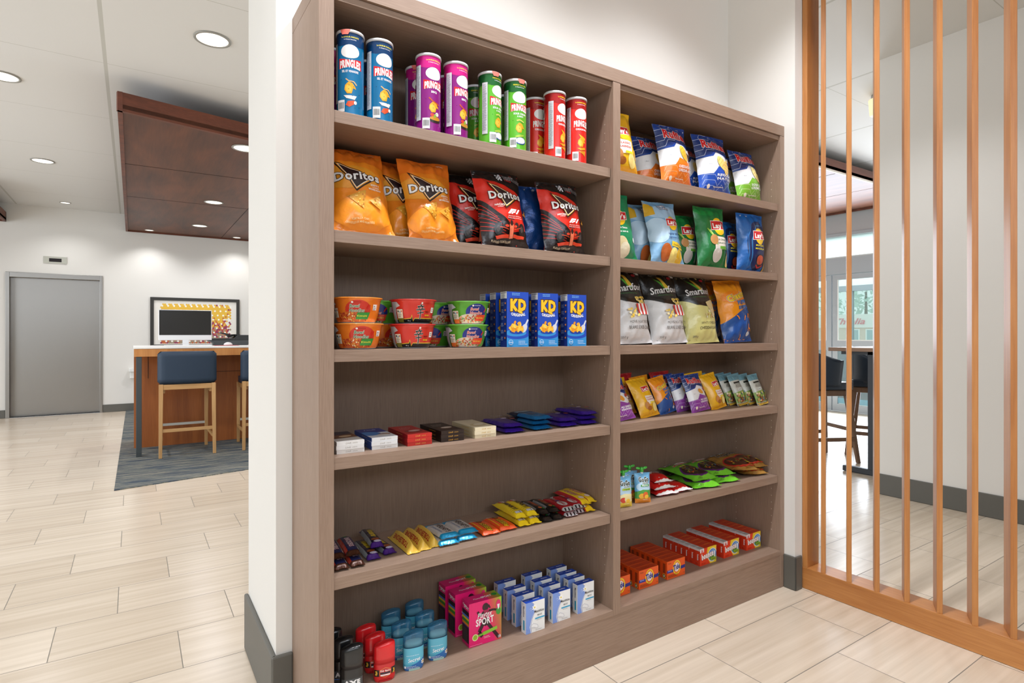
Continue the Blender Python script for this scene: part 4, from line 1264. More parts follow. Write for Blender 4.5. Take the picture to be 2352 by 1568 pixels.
def ex_scg(a, w, h, s):
    if s == 0: a.ell(w * .3, h * .9, w * .3, h * .06, '#1d8a3e')
    else:
        a.line([(w * .22, h * .62), (w * .48, h * .36)], .006, '#8fc04a'); a.line([(w * .28, h * .60), (w * .44, h * .42)], .004, '#cfe08a')
        a.ell(w * .38, h * .44, .024, .022, '#c8935a'); a.ell(w * .50, h * .21, .030, .032, '#e8e4dc'); a.ell(w * .50, h * .205, .026, .028, '#d9d4cc')
        a.ell(w * .93, h * .16, .016, .036, '#e6cc7c'); a.poly([(w * .56, h * .34), (w * .97, h * .34), (w * .97, h * .28), (w * .56, h * .30)], '#6cb33f')
def ex_mas(a, w, h, s):
    if s == 0:
        a.ell(w * .6, h * .45, w * .42, h * .42, '#0e2a5c'); a.line([(w * .32, h * .1), (w * .32, h * .55), (w * .5, h * .78), (w * .8, h * .8)], .004, '#2f86c4'); a.line([(w * .24, h * .1), (w * .22, h * .6), (w * .4, h * .88)], .004, '#2b74b8')
    else:
        a.ell(w * .64, h * .20, .030, .026, '#2a1a1c'); a.ell(w * .64, h * .205, .026, .021, '#c4502e'); a.ell(w * .92, h * .13, .012, .032, '#e2b04a'); a.line([(w * .5, h * .12), (w * .62, h * .08), (w * .78, h * .12)], .006, '#c8242a')
a_ = art_lays('', 'Green Onion', 'Crème sure et', None, ex_lgreen, .18, .265, lx=.48, ly=.6, txt='#f0f4ee')
mk('lay_g', .18, .265, .04, '#0f8a58', '#0b6b44', a_, seed=9)
a_ = art_lays('', 'Lightly Salted', 'Légèrement salé', None, ex_light, .185, .27, lx=.62, ly=.61, k=.95, txt='#1d3f70')
mk('lay_l', .185, .27, .042, '#7fb0d4', '#6c9cc0', a_, seed=10, crush=.006)
a_ = art_lays('', 'SOUR CREAM', '& ONION', '#ece4d6', ex_scg, .19, .275, lx=.60, ly=.66, k=1.25, txt='#23602e')
mk('lay_s', .19, .275, .042, '#17763a', '#11602e', a_, seed=11, crush=.006)
a_ = art_lays('', 'MAGIC', 'MASALA', None, ex_mas, .19, .27, lx=.60, ly=.60, k=1.2, txt='#f2e23a')
mk('lay_m', .19, .27, .044, '#1762ae', '#b9c2c8', a_, seed=12, crush=.006)
G4 = 'potato chip bags on the second right shelf'
bag('lay_g', 1.160, .075, .12, Z2, .265, 5, 'green chip bag cut off by the divider on the second shelf', group=G4, ry=-3)
bag('lay_l', 1.385, .150, .190, Z2, .27, 3, 'light blue chip bag standing behind the front light blue bag', group=G4, ry=-2, sc=(.9, 1, .97))
bag('lay_l', 1.430, .075, .130, Z2, .27, 4, 'light blue lightly salted chip bag in the front row', group=G4, ry=-2)
bag('lay_s', 1.615, .150, .185, Z2, .275, 2, 'green chip bag in the back row between light blue and green bags', group=G4, sc=(.95, 1, .88))
bag('lay_s', 1.710, .072, .098, Z2, .275, 4, 'green sour cream and onion chip bag in the front row', group=G4, ry=-1, sc=(1.02, 1, .99))
bag('lay_m', 1.915, .150, .175, Z2, .27, 0, 'dark blue chip bag in the back row beside the right end bag', group=G4, sc=(.9, 1, .9))
bag('lay_m', 1.983, .075, .080, Z2, .27, 3, 'bright blue masala chip bag at the right end of the second shelf', group=G4, ry=0)

# ---------------------------------------------------------------- 5. popcorn and cheese puffs
def popcorn(a, x, y, n, s, seed, c=('#f4d66a', '#e8c24a', '#f8eab0')):
    rnd = random.Random(seed)
    for i in range(n): a.ell(x + rnd.uniform(-s, s), y + rnd.uniform(-s * .6, s * .6), rnd.uniform(.004, .0065), rnd.uniform(.004, .006), c[i % 3], rnd.random() * 3, 8)
def art_pop(low, t1, t2, white):
    w, h = .20, .305
    a = Art(w, h)
    a.poly([(0, h), (0, h * .62), (w * .3, h * .52), (w * .62, h * .50), (w, h * .60), (w, h)], '#1c1d1c')
    a.poly([(0, h * .70), (w * .4, h * .56), (w, h * .60), (w, h * .72)], '#343634')
    a.poly([(w * .28, h * .93), (w * .40, h * .86), (w * .60, h * .70), (w * .48, h * .74)], '#4f9a34')
    a.poly([(w * .40, h * .92), (w * .50, h * .90), (w * .60, h * .76), (w * .52, h * .72)], '#d8b63a')
    a.ell(w * .80, h * .92, .009, .007, '#c8283a')
    a.text('Smartfood', w * .52, h * .68, .030, '#e9e9e6', w=w * .80, bold=.02, shear=.25, rot=.06)
    a.small(w * .25, h * .635, w * .6, 1, '#4a7a4a', h=.003)
    a.text('SMARTFOOD', w * .4, h * .955, .004, '#b8b8b4', w=.04)
    if white:
        a.poly([(w * .58, h * .56), (w * .80, h * .60), (w, h * .5), (w, h * .36), (w * .7, h * .38)], '#d8c690'); popcorn(a, w * .62, h * .40, 14, .03, 5, ('#e6d8a8', '#c8a868', '#f2ecd0'))
    else:
        popcorn(a, w * .70, h * .53, 34, .028, 3)
        x0, y0, y1 = w * .52, h * .345, h * .49
        for i in range(7):
            xa, xb = x0 + i * .0105 * 1.0, x0 + (i + 1) * .0105
            k = .8; cxx = x0 + .037
            a.poly([(cxx + (xa - cxx) * k, y0), (cxx + (xb - cxx) * k, y0), (xb, y1), (xa, y1)], '#cf3a3a' if i % 2 == 0 else '#f4f2f0')
        popcorn(a, w * .42, h * .37, 16, .025, 8)
    a.text(t1, w * .58, h * .245, .010, '#3a3632', w=w * .54, bold=.0); a.text(t2, w * .58, h * .175, .012, '#3a3632', w=w * .60, bold=.01)
    a.text('350 g' if not white else '200 g', w * .2, h * .08, .007, '#6a6a68', w=.025)
    return a
mk('pop_w', .205, .305, .05, '#dfe0e0', '#b9bbbc', art_pop('', 'MOVIE NIGHT BUTTER', 'BEURRE SOIRÉE CINÉMA', False), seed=13, crush=.007)
mk('pop_y', .205, .305, .05, '#dcd88c', '#b9b56c', art_pop('', 'WHITE CHEDDAR', 'CHEDDAR BLANC', True), seed=14, crush=.007)
def art_puff(W, H, k=1.0):
    w, h = W, H
    a = Art(w, h)
    a.poly([(0, 0), (0, h * .30), (w * .45, h * .46), (w, h * .58), (w, 0)], '#15509a')
    a.ell(w * .45, h * .70, w * .40, h * .11, '#f08a1c')
    a.text('Cheetos', w * .56, h * .68, .028 * k, '#f6cf1e', w=w * .78, bold=.05, out='#1a1414', outw=.03, out2='#ecebe6', rot=.22)
    a.text('PUFFS', w * .66, h * .59, .018 * k, '#2f7cc8', w=w * .44, bold=.05, out='#16305c', outw=.02, rot=.1); a.text('SOUFFLÉS', w * .68, h * .515, .015 * k, '#2f7cc8', w=w * .5, bold=.05, out='#16305c', outw=.02, rot=.1)
    rnd = random.Random(6)
    for i in range(9):
        x, y = w * rnd.uniform(.3, .95), h * rnd.uniform(.08, .45); r = rnd.random() * 3; q = .012 * k
        a.line([(x - q * cos(r), y - q * sin(r)), (x, y + q * .4), (x + q * cos(r), y + q * sin(r))], .006 * k, '#f08a24')
    a.ell(w * .72, h * .12, .012 * k, .010 * k, '#c9cdd2')
    return a
mk('puff', .205, .30, .05, '#f39a1c', '#dd8a18', art_puff(.205, .30), seed=15, crush=.008)
G5 = 'popcorn and cheese puff bags on the third right shelf'
bag('pop_w', 1.236, .080, .160, Z3, .305, 4, 'white and black butter popcorn bag half hidden by the divider', group=G5, ry=-2, lift=.0045)
bag('pop_w', 1.450, .080, .165, Z3, .305, 4, 'white and black butter popcorn bag fully visible', group=G5, ry=-2, lift=.0045)
bag('pop_y', 1.665, .085, .165, Z3, .305, 4, 'pale yellow and black white cheddar popcorn bag', group=G5, ry=-2, lift=.0045)
bag('puff', 1.838, .190, .240, Z3, .30, 3, 'orange cheese puff bag showing only its corner behind the popcorn', group=G5, sc=(.92, 1, .96), lift=.0045)
bag('puff', 1.905, .085, .140, Z3, .30, 5, 'orange and blue cheese puff bag at the right end of the third shelf', group=G5, ry=-3, sc=(.98, 1, .97), lift=.0045)

# ---------------------------------------------------------------- 6. small bags, fourth right shelf
def ex_alld(a, w, h): chip(a, w * .55, h * .50, .014, .026, 1.0, '#e8a23c'); a.ell(w * .80, h * .55, .014, .011, '#b8382c'); a.ell(w * .86, h * .50, .014, .006, '#f0ece6')
mk('ruf_p', .125, .165, .026, '#e6e7e8', SILV, art_ruf('#8a3f9c', '#d8b8e4', 'ALL DRESSED', 'ASSAISONNÉES', ex_alld, .195, .255), seed=16, crush=.003)
def small_yel():
    return art_lays('', 'CLASSIC', 'CLASSIQUE', '#efe6da', ex_yel, .18, .26, lx=.56, ly=.66)
mk('lay_ys', .118, .165, .026, '#f2b91e', '#e0a41a', small_yel(), seed=17, crush=.003)
mk('puff_s', .112, .160, .026, '#f39a1c', '#dd8a18', art_puff(.205, .30), seed=18, crush=.003)
mk('red_s', .118, .165, .02, '#b01f28', '#8a1a20', None, seed=19, crush=.003)
def art_mix():
    w, h = .075, .15
    a = Art(w, h)
    a.rect(0, h * .80, w, h, '#6d9aa6'); a.rect(w * .22, h * .70, w * .78, h * .75, '#22261f')
    a.text('TRAIL MIX', w * .5, h * .655, .004, '#4a4238', w=.036); a.text('MÉLANGE', w * .5, h * .61, .004, '#4a4238', w=.036); a.text('RANDONNÉE', w * .5, h * .57, .004, '#5a3a38', w=.04)
    a.ell(w * .5, h * .50, .014, .006, '#dfe4df'); a.text('Nature', w * .5, h * .488, .004, '#3a4a44', w=.02, shear=.3)
    a.poly([(0, h * .42), (w, h * .46), (w, h * .10), (0, h * .10)], '#8fae52')
    rnd = random.Random(7); cs = ('#8c3a30', '#c9a262', '#d8c48c', '#6a2e24', '#a9c24a', '#b8844a', '#4a7ab0')
    for i in range(46): a.ell(rnd.uniform(.1, .9) * w, h * rnd.uniform(.12, .40), rnd.uniform(.003, .0055), rnd.uniform(.003, .0045), cs[i % 7], rnd.random() * 3, 8)
    a.rect(0, 0, w, h * .09, '#c9a43c')
    return a
mk('mix', .075, .150, .016, '#c9cbbf', '#a8aca0', art_mix(), seed=20, crush=.002, seal=.06, narrow=.04)
G6 = 'small snack bags on the fourth right shelf'
def sbag(des, x, y0, y1, rz, h, label, ry=0, sc=None, dz=.0025): bag(des, x, y0, y1, Z4, h, rz, label, group=G6, ry=ry, name='snack_bag', lift=dz, sc=sc)
sbag('ruf_p', 1.165, .062, .130, 6, .165, 'small purple and blue chip bag cut off by the divider', ry=-6)
sbag('lay_ys', 1.215, .150, .215, 6, .165, 'small yellow chip bag in the back against the divider', ry=-6)
sbag('lay_ys', 1.285, .165, .235, 6, .165, 'small yellow chip bag in the second row, left of centre', ry=-6, sc=(.95, 1, .96))
sbag('lay_ys', 1.335, .082, .160, 12, .165, 'small yellow classic chip bag in front, beside the purple bag', ry=-5)
sbag('red_s', 1.350, .232, .262, 4, .165, 'small red bag at the very back behind the yellow bags', ry=-3)
sbag('puff_s', 1.425, .175, .230, 8, .160, 'small orange cheese puff bag behind the front one', ry=-6)
sbag('puff_s', 1.472, .110, .170, 14, .160, 'small orange and blue cheese puff bag in front', ry=-8)
sbag('ruf_p', 1.565, .170, .222, 8, .165, 'small purple and blue chip bag, third in its line', ry=-4, sc=(.96, 1, .97))
sbag('ruf_p', 1.600, .125, .182, 10, .165, 'small purple and blue chip bag, second in its line', ry=-4)
sbag('ruf_p', 1.638, .076, .135, 12, .165, 'small purple and blue all dressed chip bag leading its line', ry=-4, sc=(1.08, 1, 1))
sbag('red_s', 1.585, .238, .262, 4, .165, 'small dark red bag at the very back behind the purple bags', ry=-3)
sbag('lay_ys', 1.745, .150, .205, 6, .165, 'small yellow chip bag behind the right yellow one', ry=-5, sc=(1.1, 1, 1))
sbag('lay_ys', 1.782, .090, .150, 10, .165, 'small yellow classic chip bag next to the trail mix', ry=-8, sc=(.95, 1, .99))
for i, (x, y) in enumerate(((1.972, .104), (1.950, .140), (1.930, .170), (1.912, .198), (1.895, .226))):
    sbag('mix', x, y, y + .055, 6, .15, ('front', 'second', 'third', 'fourth', 'rearmost')[i] + ' trail mix pouch of the left file of grey blue pouches', ry=-6)
for i, (x, y) in enumerate(((2.068, .066), (2.050, .106), (2.032, .140), (2.016, .170), (2.0, .200))):
    sbag('mix', x, y, y + .055, 6, .15, ('front', 'second', 'third', 'fourth', 'rearmost')[i] + ' trail mix pouch of the right file of grey blue pouches', ry=-6)

# ---------------------------------------------------------------- cartons
def box_pack(w, d, h, cols, arts, fin='card'):
    """front at y=0, cols/arts keyed F L T R; base on z=0"""
    P = Pack(fin)
    x0, x1 = -w / 2, w / 2
    fr = {'F': ((x0, 0, 0), (1, 0, 0), (0, 0, 1), w, h), 'L': ((x0, d, 0), (0, -1, 0), (0, 0, 1), d, h), 'T': ((x0, 0, h), (1, 0, 0), (0, 1, 0), w, d),
          'R': ((x1, 0, 0), (0, 1, 0), (0, 0, 1), d, h), 'K': ((x1, d, 0), (-1, 0, 0), (0, 0, 1), w, h), 'U': ((x0, d, 0), (1, 0, 0), (0, -1, 0), w, d)}
    for k, (o, ux, uy, a, b) in fr.items():
        o, ux, uy = Vector(o), Vector(ux), Vector(uy)
        P.flat([o, o + ux * a, o + ux * a + uy * b, o + uy * b], [(0, 1, 2, 3)], cols.get(k, cols['F']), ux.cross(uy))
        if k in arts: P.plane(arts[k], o, ux, uy)
    return P.mesh('carton')

# ---------------------------------------------------------------- 7. macaroni cartons
w, h, d = .0855, .182, .040
a = Art(w, h)
a.rect(0, 0, w, h * .22, '#2e8fd0'); a.ell(w * .45, h * .24, w * .62, h * .10, '#1b49b4', n=30); a.ell(w * .42, h * .255, w * .48, h * .065, '#2f8fd2', n=30); a.ell(w * .46, h * .275, w * .34, h * .045, '#1b49b4', n=30)
a.text('KD', w * .52, h * .665, .036, '#f5bf27', w=.062, bold=.07, out='#4a2410', outw=.05); a.ell(w * .60, h * .635, .014, .006, '#4a2410', -.4); a.ell(w * .595, h * .642, .011, .0045, '#f5bf27', -.4)
a.text('ORIGINAL', w * .52, h * .555, .0095, '#f4f4f0', w=.056, bold=.035, arc=.004)
a.line([(w * .98, h * .50), (w * .86, h * .40), (w * .80, h * .32)], .007, '#d4d6da'); a.ell(w * .80, h * .34, .010, .016, '#d4d6da', -.5)
rnd = random.Random(9)
for i in range(34): a.ell(w * (.48 + rnd.uniform(-.32, .34) * (1 - .3 * (i / 34))), h * (.30 + rnd.uniform(0, .16) * (1 - abs(rnd.uniform(-.5, .5)))), .0075, .0045, ('#f2a928', '#f8c23c', '#fbd05a', '#e8961e')[i % 4], rnd.random() * 3, 10)
a.ell(w * .17, h * .085, .0085, .0085, '#e8f0f6'); a.ell(w * .17, h * .085, .0075, .0075, '#2e8fd0'); a.text('CANADA', w * .17, h * .075, .0035, '#f4f4f4', w=.018, bold=.02)
a.small(w * .22, h * .965, w * .5, 2, '#8fd0f0', h=.0018, gap=.005); a.small(w * .52, h * .10, w * .42, 3, '#e8f0f8', h=.0014, gap=.005)
b_ = Art(d, h)
b_.rect(0, h * .875, d, h, '#d8dadc'); b_.rect(d * .05, h * .975, d * .95, h * .985, '#40444c'); b_.small(d * .25, h * .94, d * .55, 4, '#7a7e84', h=.0016, gap=.004)
for i in range(6): b_.small(d * .14, h * (.80 - i * .125), d * .42, 4, '#9fb6e0', h=.0012, gap=.0032, seed=i); b_.ell(d * .78, h * (.79 - i * .125), .0035, .0035, '#e0832a', n=8)
KD = box_pack(w, d, h, dict(F='#1b49b4', L='#16307c', T='#1f50b8'), dict(F=a, L=b_))
GK = 'macaroni cartons on the third left shelf'
for x, ys in ((.654, ((.030, 'front'), (.098, 'second'), (.166, 'rearmost'))), (.779, ((.030, 'front'), (.098, 'rear'))), (.907, ((.030, 'front'), (.098, 'rear')))):
    for y, nm in ys:
        place(KD, 'macaroni_carton', (x, y, Z3 + .0004), (0, 0, radians(-1)), f'tall blue macaroni carton, {nm} one of the ' + {.654: 'left', .779: 'middle', .907: 'right'}[x] + ' file', 'carton', GK)

# ---------------------------------------------------------------- 8. noodle bowls
def bowl_art(kind):
    w, h = .42, .066
    a = Art(w, h); cx = w * .5
    if kind == 'shin':
        a.poly([(0, 0), (0, .012), (cx - .040, .012), (cx - .018, .014), (cx - .014, .024), (cx - .010, .006), (cx - .004, .014), (cx + .09, .014), (cx + .12, .010), (w, .010), (w, 0)], '#e8c22c')
        a.poly([(0, 0), (0, .010), (cx - .040, .010), (cx - .017, .012), (cx - .014, .019), (cx - .010, .003), (cx - .004, .012), (cx + .09, .011), (w, .008), (w, 0)], '#1a1718')
        x, y = cx + .014, .016   # the four-stroke character on the front
        def st(*p): a.line([(x + q[0] * .022, y + q[1] * .022) for q in p], .0052, '#f4efe8')
        strokes = [((0, 1.75), (.1, 1.55)), ((-.45, 1.42), (.5, 1.52)), ((-.28, 1.38), (-.2, 1.12)), ((.3, 1.45), (.18, 1.12)), ((-.62, .98), (.68, 1.12)), ((-.45, .55), (.5, .66)), ((.02, 1.02), (.02, .5), (-.02, -.25))]
        for p in strokes: st(*p)
        for p in strokes: a.line([(x + q[0] * .022, y + q[1] * .022) for q in p], .0032, '#141012')
        a.text('SHIN', cx + .040, .020, .0045, '#f2dc30', w=.018, bold=.03); a.text('매운맛', cx + .040, .030, .004, '#2a1412', w=.016)
        a.ell(cx + .018, .058, .003, .003, '#f6f0ea'); a.text('NONGSHIM', cx + .034, .056, .003, '#c23028', w=.020)
        a.rect(cx + .055, .030, cx + .072, .046, '#f4f0ec'); a.small(cx + .058, .040, .012, 2, '#3a3434', h=.002, gap=.005)
        a.text('86 g', cx - .024, .005, .003, '#f4f0ec', w=.010)
        px = cx - .058; c_ = '#7a7a2c'
    else:
        oc = kind == 'orange'
        a.ell(cx + .016, .034, .040, .028, '#d93a2a' if oc else '#24348c')
        a.ell(cx - .004, .012, .050, .018, '#d8682e' if oc else '#e2d4c0')
        rnd = random.Random(12 if oc else 13)
        for i in range(60): a.ell(cx + rnd.uniform(-.050, .052), rnd.uniform(.002, .026), rnd.uniform(.002, .0045), .002, ('#e8b24a', '#c8422a', '#f0dcb0', '#a83420', '#f08a3a', '#5f9a3a')[i % (5 if oc else 6)], rnd.random() * 3, 7)
        a.text('Bowl', cx + .006, .041, .009, '#1f7a34' if oc else '#d9483a', w=.028, bold=.02, shear=.2, out='#f6f4ee', outw=.04)
        a.text('Noodles', cx + .012, .029, .009, '#1f7a34' if oc else '#d9483a', w=.044, bold=.02, shear=.2, out='#f6f4ee', outw=.04)
        a.poly([(cx + .014, .027), (cx + .052, .028), (cx + .046, .009), (cx + .008, .009)], '#2d8f34' if oc else '#e2482a')
        a.text('Kimchi' if oc else 'Hot & Spicy', cx + .028, .016, .005, '#e2dc3a' if oc else '#f2d84a', w=.030, bold=.02)
        a.line([(cx + .042, .036), (cx + .050, .048)], .004, '#c8281e'); a.ell(cx + .0, .056, .003, .003, '#f6f0ea'); a.text('NONGSHIM', cx + .014, .055, .003, '#8a2018' if oc else '#dfe2f4', w=.020)
        a.rect(cx + .060, .034, cx + .074, .050, '#f4f0ec'); a.small(cx + .062, .044, .010, 3, '#3a3434', h=.002, gap=.0045)
        px = cx - .062; c_ = '#e0702a'
    a.poly([(px - .030, .062), (px - .006, .062), (px + .006, .050), (px - .012, .044), (px - .016, 0), (px - .034, 0)], '#cfd2d4')
    for i in range(9): a.line([(px - .029 + i * .0026, .062), (px - .031 + i * .0018, .002)], .0005, '#8f9498')
    a.rect(px - .008, .002, px + .014, .040, c_); a.rect(px - .008, .014, px + .014, .040, '#e9e4cc')
    a.ell(px - .003, .034, .003, .003, '#4a4a44'); a.ell(px + .004, .032, .0025, .003, '#7ab0d0'); a.ell(px + .010, .034, .0025, .0025, '#c86a4a'); a.small(px - .006, .026, .018, 4, '#5a564a', h=.0012, gap=.003)
    return a
def bowl_mesh(kind):
    base = dict(shin='#d9372c', orange='#ef7f22', green='#5aa832')[kind]
    a = bowl_art(kind)
    P = Pack('can')
    def fn(u, v):
        r = .050 + (.0665 - .050) * (v ** .62) + (.002 if v > .93 else 0)
        an = (u - .5) * 2 * pi
        return Vector((r * sin(an), -r * cos(an), .003 + v * .066))
    G = P.grid(fn, 44, 10, base)
    P.wrap(a, G, off=.0002, step=.00006)
    return P.mesh('bowl')
def make_bowl(kind):
    t = empty('noodle_bowl')
    o = bpy.data.objects.new('bowl', bowl_mesh(kind)); COL.objects.link(o); o.parent = t
    lc = dict(shin='#1d1a1b', orange='#e8d2b0', green='#e6d8bc')[kind]
    b = B().mat(M(dict(shin='#c92f28', orange='#e88a2c', green='#62b038')[kind], 'film')).lathe([(.0685, .0685), (.0715, .0695), (.0718, .0715), (.0700, .0725)], 44, cap=False)
    b.mat(M(lc, 'film')).lathe([(.0700, .0725), (.066, .0727), (.001, .0725)], 44, cap=False)
    b.build('lid', t)
    B().mat(M('#9a9c9e', 'film')).lathe([(.046, 0), (.050, .003)], 44).build('foot', t)
    return t
bowls = {}
GB = 'stacked noodle bowls on the third left shelf'
for kind, x, y, k, rz, lb in (('orange', .134, .082, 0, 2, 'orange noodle bowl at the bottom of the left front stack'), ('orange', .131, .082, 1, -6, 'orange noodle bowl on top of the left front stack'),
        ('shin', .301, .082, 0, 6, 'red noodle bowl at the bottom of the middle front stack'), ('shin', .304, .082, 1, 9, 'red noodle bowl on top of the middle front stack'),
        ('green', .490, .084, 0, 4, 'green noodle bowl at the bottom of the right front stack'), ('green', .497, .084, 1, 8, 'green noodle bowl on top of the right front stack'),
        ('orange', .248, .219, 0, 40, 'noodle bowl in the shadow at the bottom of the left rear stack'), ('green', .248, .219, 1, -20, 'green and blue noodle bowl on top of the left rear stack'),
        ('green', .440, .220, 0, -25, 'green noodle bowl at the bottom of the right rear stack'), ('green', .440, .220, 1, 28, 'green noodle bowl on top of the right rear stack')):
    if kind not in bowls: o = bowls[kind] = make_bowl(kind)
    else: o = copy_tree(bowls[kind])
    o.location = (x, y, Z3 + .0005 + k * .0732); o.rotation_euler = (0, 0, radians(rz - 24)); tag(o, lb, 'noodle bowl', GB)

# ---------------------------------------------------------------- 9. chocolate bars, fourth left shelf
CWd, CDp, CHt = .0785, .165, .0112
def choc(top, front, side, deco, txt='#b89a5a', word='Lindt'):
    aT = Art(CWd, CDp); deco(aT, CWd, CDp)
    aF = Art(CWd, CHt); aF.text(word, CWd * .42, CHt * .3, .0050, txt, w=.016, shear=.35); aF.text('LINDOR', CWd * .66, CHt * .34, .003, txt, w=.014)
    aL = Art(CDp, CHt); aL.small(CDp * .45, CHt * .4, CDp * .4, 1, txt, h=.002)
    return box_pack(CWd, CDp, CHt, dict(F=front, T=top, L=side, R=side), dict(T=aT, F=aF, L=aL))
def d_swirl(c1, c2, tt):
    def f(a, w, h):
        a.ell(w * .55, h * .35, w * .40, h * .14, c1, .3, 30); a.ell(w * .6, h * .38, w * .26, h * .08, c2, .3, 30)
        a.text(tt, w * .5, h * .72, .010, c2, w=w * .5, shear=.3)
        a.small(w * .2, h * .62, w * .55, 2, c2, h=.002, gap=.005)
    return f
def d_white(a, w, h): a.rect(0, h * .62, w, h, '#3a2c3c'); a.poly([(0, h * .62), (w, h * .7), (w, h * .36), (0, h * .3)], '#7a4a2c'); a.ell(w * .6, h * .5, w * .25, h * .08, '#d8b890', .3)
def d_blue(a, w, h): a.rect(0, h * .55, w, h, '#1d2f86'); a.ell(w * .2, h * .45, w * .45, h * .20, '#3d7cc0'); a.ell(w * .7, h * .30, w * .25, h * .09, '#8a5a3c', .3); a.ell(w * .62, h * .24, w * .25, h * .07, '#e6e2dc'); a.text('Lindt', w * .5, h * .8, .012, '#d8d8e4', w=w * .5, shear=.3)
CH = {'white': choc('#dcd8d2', '#e2e0dc', '#bdbbb8', d_white, '#a8a49a'), 'blue': choc('#dfe2e8', '#e2e2e0', '#2c4fa0', d_blue, '#a8a49a'),
      'red': choc('#b32420', '#c22a22', '#a81f1c', d_swirl('#8a1a18', '#d8a8a0', 'Lindor'), '#d8a04a'), 'dark': choc('#2a1a14', '#2a1c16', '#1c120e', d_swirl('#4a3024', '#c8b8a8', 'Lindor'), '#c8963a'),
      'cream': choc('#e2d5b4', '#e4d8b8', '#cfc09a', d_swirl('#d2c090', '#f2ead4', 'Lindor'), '#c8a04a')}
GC = 'chocolate bar stacks on the fourth left shelf'
nm3 = ('bottom', 'middle', 'top')
for i, (k, x, y, desc) in enumerate((('white', .1015, .052, 'white wrapped chocolate bar'), ('blue', .2045, .058, 'blue and white wrapped chocolate bar'), ('red', .3125, .052, 'red boxed chocolate bar'), ('dark', .424, .053, 'dark brown boxed chocolate bar'), ('cream', .5435, .053, 'cream boxed chocolate bar'))):
    for n in range(3):
        place(CH[k], 'chocolate_bar', (x + (.001, -.0008, .0006)[n], y + (.001, -.0015, .0)[n], Z4 + .0003 + n * (CHt + .0004)), (0, 0, radians((.4, -.3, .5)[n] - 1.5)), f'{desc}, {nm3[n]} of its stack of three', 'chocolate bar', GC)
# soft wrapped bars
def wrap_art(w, h, f):
    a = Art(w, h); f(a, w, h); return a
def d_dairy(a, w, h):
    for i in range(7):
        for j in range(9): a.ell(w * (.08 + i * .14), h * (.1 + j * .1), .0022, .0022, '#4a2f9c', n=6)
    a.text('Cadbury', w * .5, h * .70, .012, '#e8e4f0', w=w * .6, shear=.25); a.ell(w * .35, h * .33, .012, .008, '#d8d0ec', .3); a.ell(w * .68, h * .25, .010, .007, '#b8382c')
def d_oreo(a, w, h):
    a.rect(0, h * .62, w, h, '#15203a'); a.rect(w * .1, h * .66, w * .9, h * .80, '#8fb4cc'); a.ell(w * .5, h * .4, .020, .020, '#2a5f90')
    for i in range(5): a.line([(w * (.1 + i * .2), h * .1), (w * (.2 + i * .2), h * .5)], .001, '#4a9cc8')
mk('cad', .080, .178, .0115, '#43249a', '#351c80', wrap_art(.080, .178, d_dairy), seed=30, crush=.0022, sq=9, plump=.18, seal=.05, narrow=.02, back_t=.5, fin='foil', nu=16, nv=26)
mk('oreo', .080, .178, .0115, '#1c6fa8', '#175c90', wrap_art(.080, .178, d_oreo), seed=31, crush=.0022, sq=9, plump=.18, seal=.05, narrow=.02, back_t=.5, fin='foil', nu=16, nv=26)
def flat_bar(des, name, x, y, z, rz, label, cat, group, sc=None, rx=0): return place(DES[des], name, (x, y, z), (radians(-90 + rx), 0, radians(rz)), label, cat, group, sc)
for des, x, n, desc in (('cad', .667, 2, 'purple wrapped chocolate bar right of the cream stack'), ('oreo', .783, 3, 'blue wrapped chocolate bar'), ('cad', .903, 2, 'purple wrapped chocolate bar right of the blue bars'), ('cad', .9975, 3, 'purple wrapped chocolate bar at the right end of the shelf')):
    for k in range(n):
        flat_bar(des, 'chocolate_bar', x + (.001, -.002, .001)[k], .060 + (.0, .003, -.002)[k], Z4 + .0065 + k * .0172, (1, -2, 1.5)[k] - 1, f'{desc}, {(("lower", "upper") if n == 2 else nm3)[k]} one', 'chocolate bar', GC)

# ---------------------------------------------------------------- 10. candy bars, fifth left shelf
def along(a, t, w, h, size, col, length, cx=.5, cy=.5, rev=False, **k): a.text(t, w * cx + (size * .36 if rev else -size * .36), h * cy, size, col, w=length, rot=(pi / 2 if rev else -pi / 2), **k)
def d_tob(a, w, h):
    along(a, 'TOBLERONE', w, h, w * .20, '#b5281e', h * .62, cx=.28, cy=.48, rev=True, bold=.03); a.poly([(w * .60, h * .42), (w * .80, h * .46), (w * .60, h * .52)], '#7a3a1c'); a.small(w * .62, h * .3, w * .3, 3, '#8a6a28', h=.0014, gap=.01)
def d_her(a, w, h):
    a.rect(0, h * .86, w, h, '#1f9ed0'); a.rect(0, 0, w, h * .15, '#1f9ed0')
    along(a, "HERSHEY'S", w, h, w * .30, '#3a1c12', h * .60, cx=.55, cy=.5, bold=.02); along(a, "cookies'n'creme", w, h, w * .10, '#2f7cc0', h * .5, cx=.24, cy=.5)
def d_reese(a, w, h):
    along(a, "REESE'S", w, h, w * .26, '#f2c81e', h * .52, cx=.5, cy=.34, rev=True, bold=.03, shear=.2, out='#4a1c0c', outw=.06); a.ell(w * .5, h * .76, w * .16, h * .10, '#5a2410'); a.ell(w * .5, h * .76, w * .10, h * .06, '#a8641e')
    a.rect(w * .1, h * .84, w * .32, h * .90, '#dcdcdc'); a.line([(w * .10, h * .15), (w * .10, h * .8)], .0015, '#f2c81e')
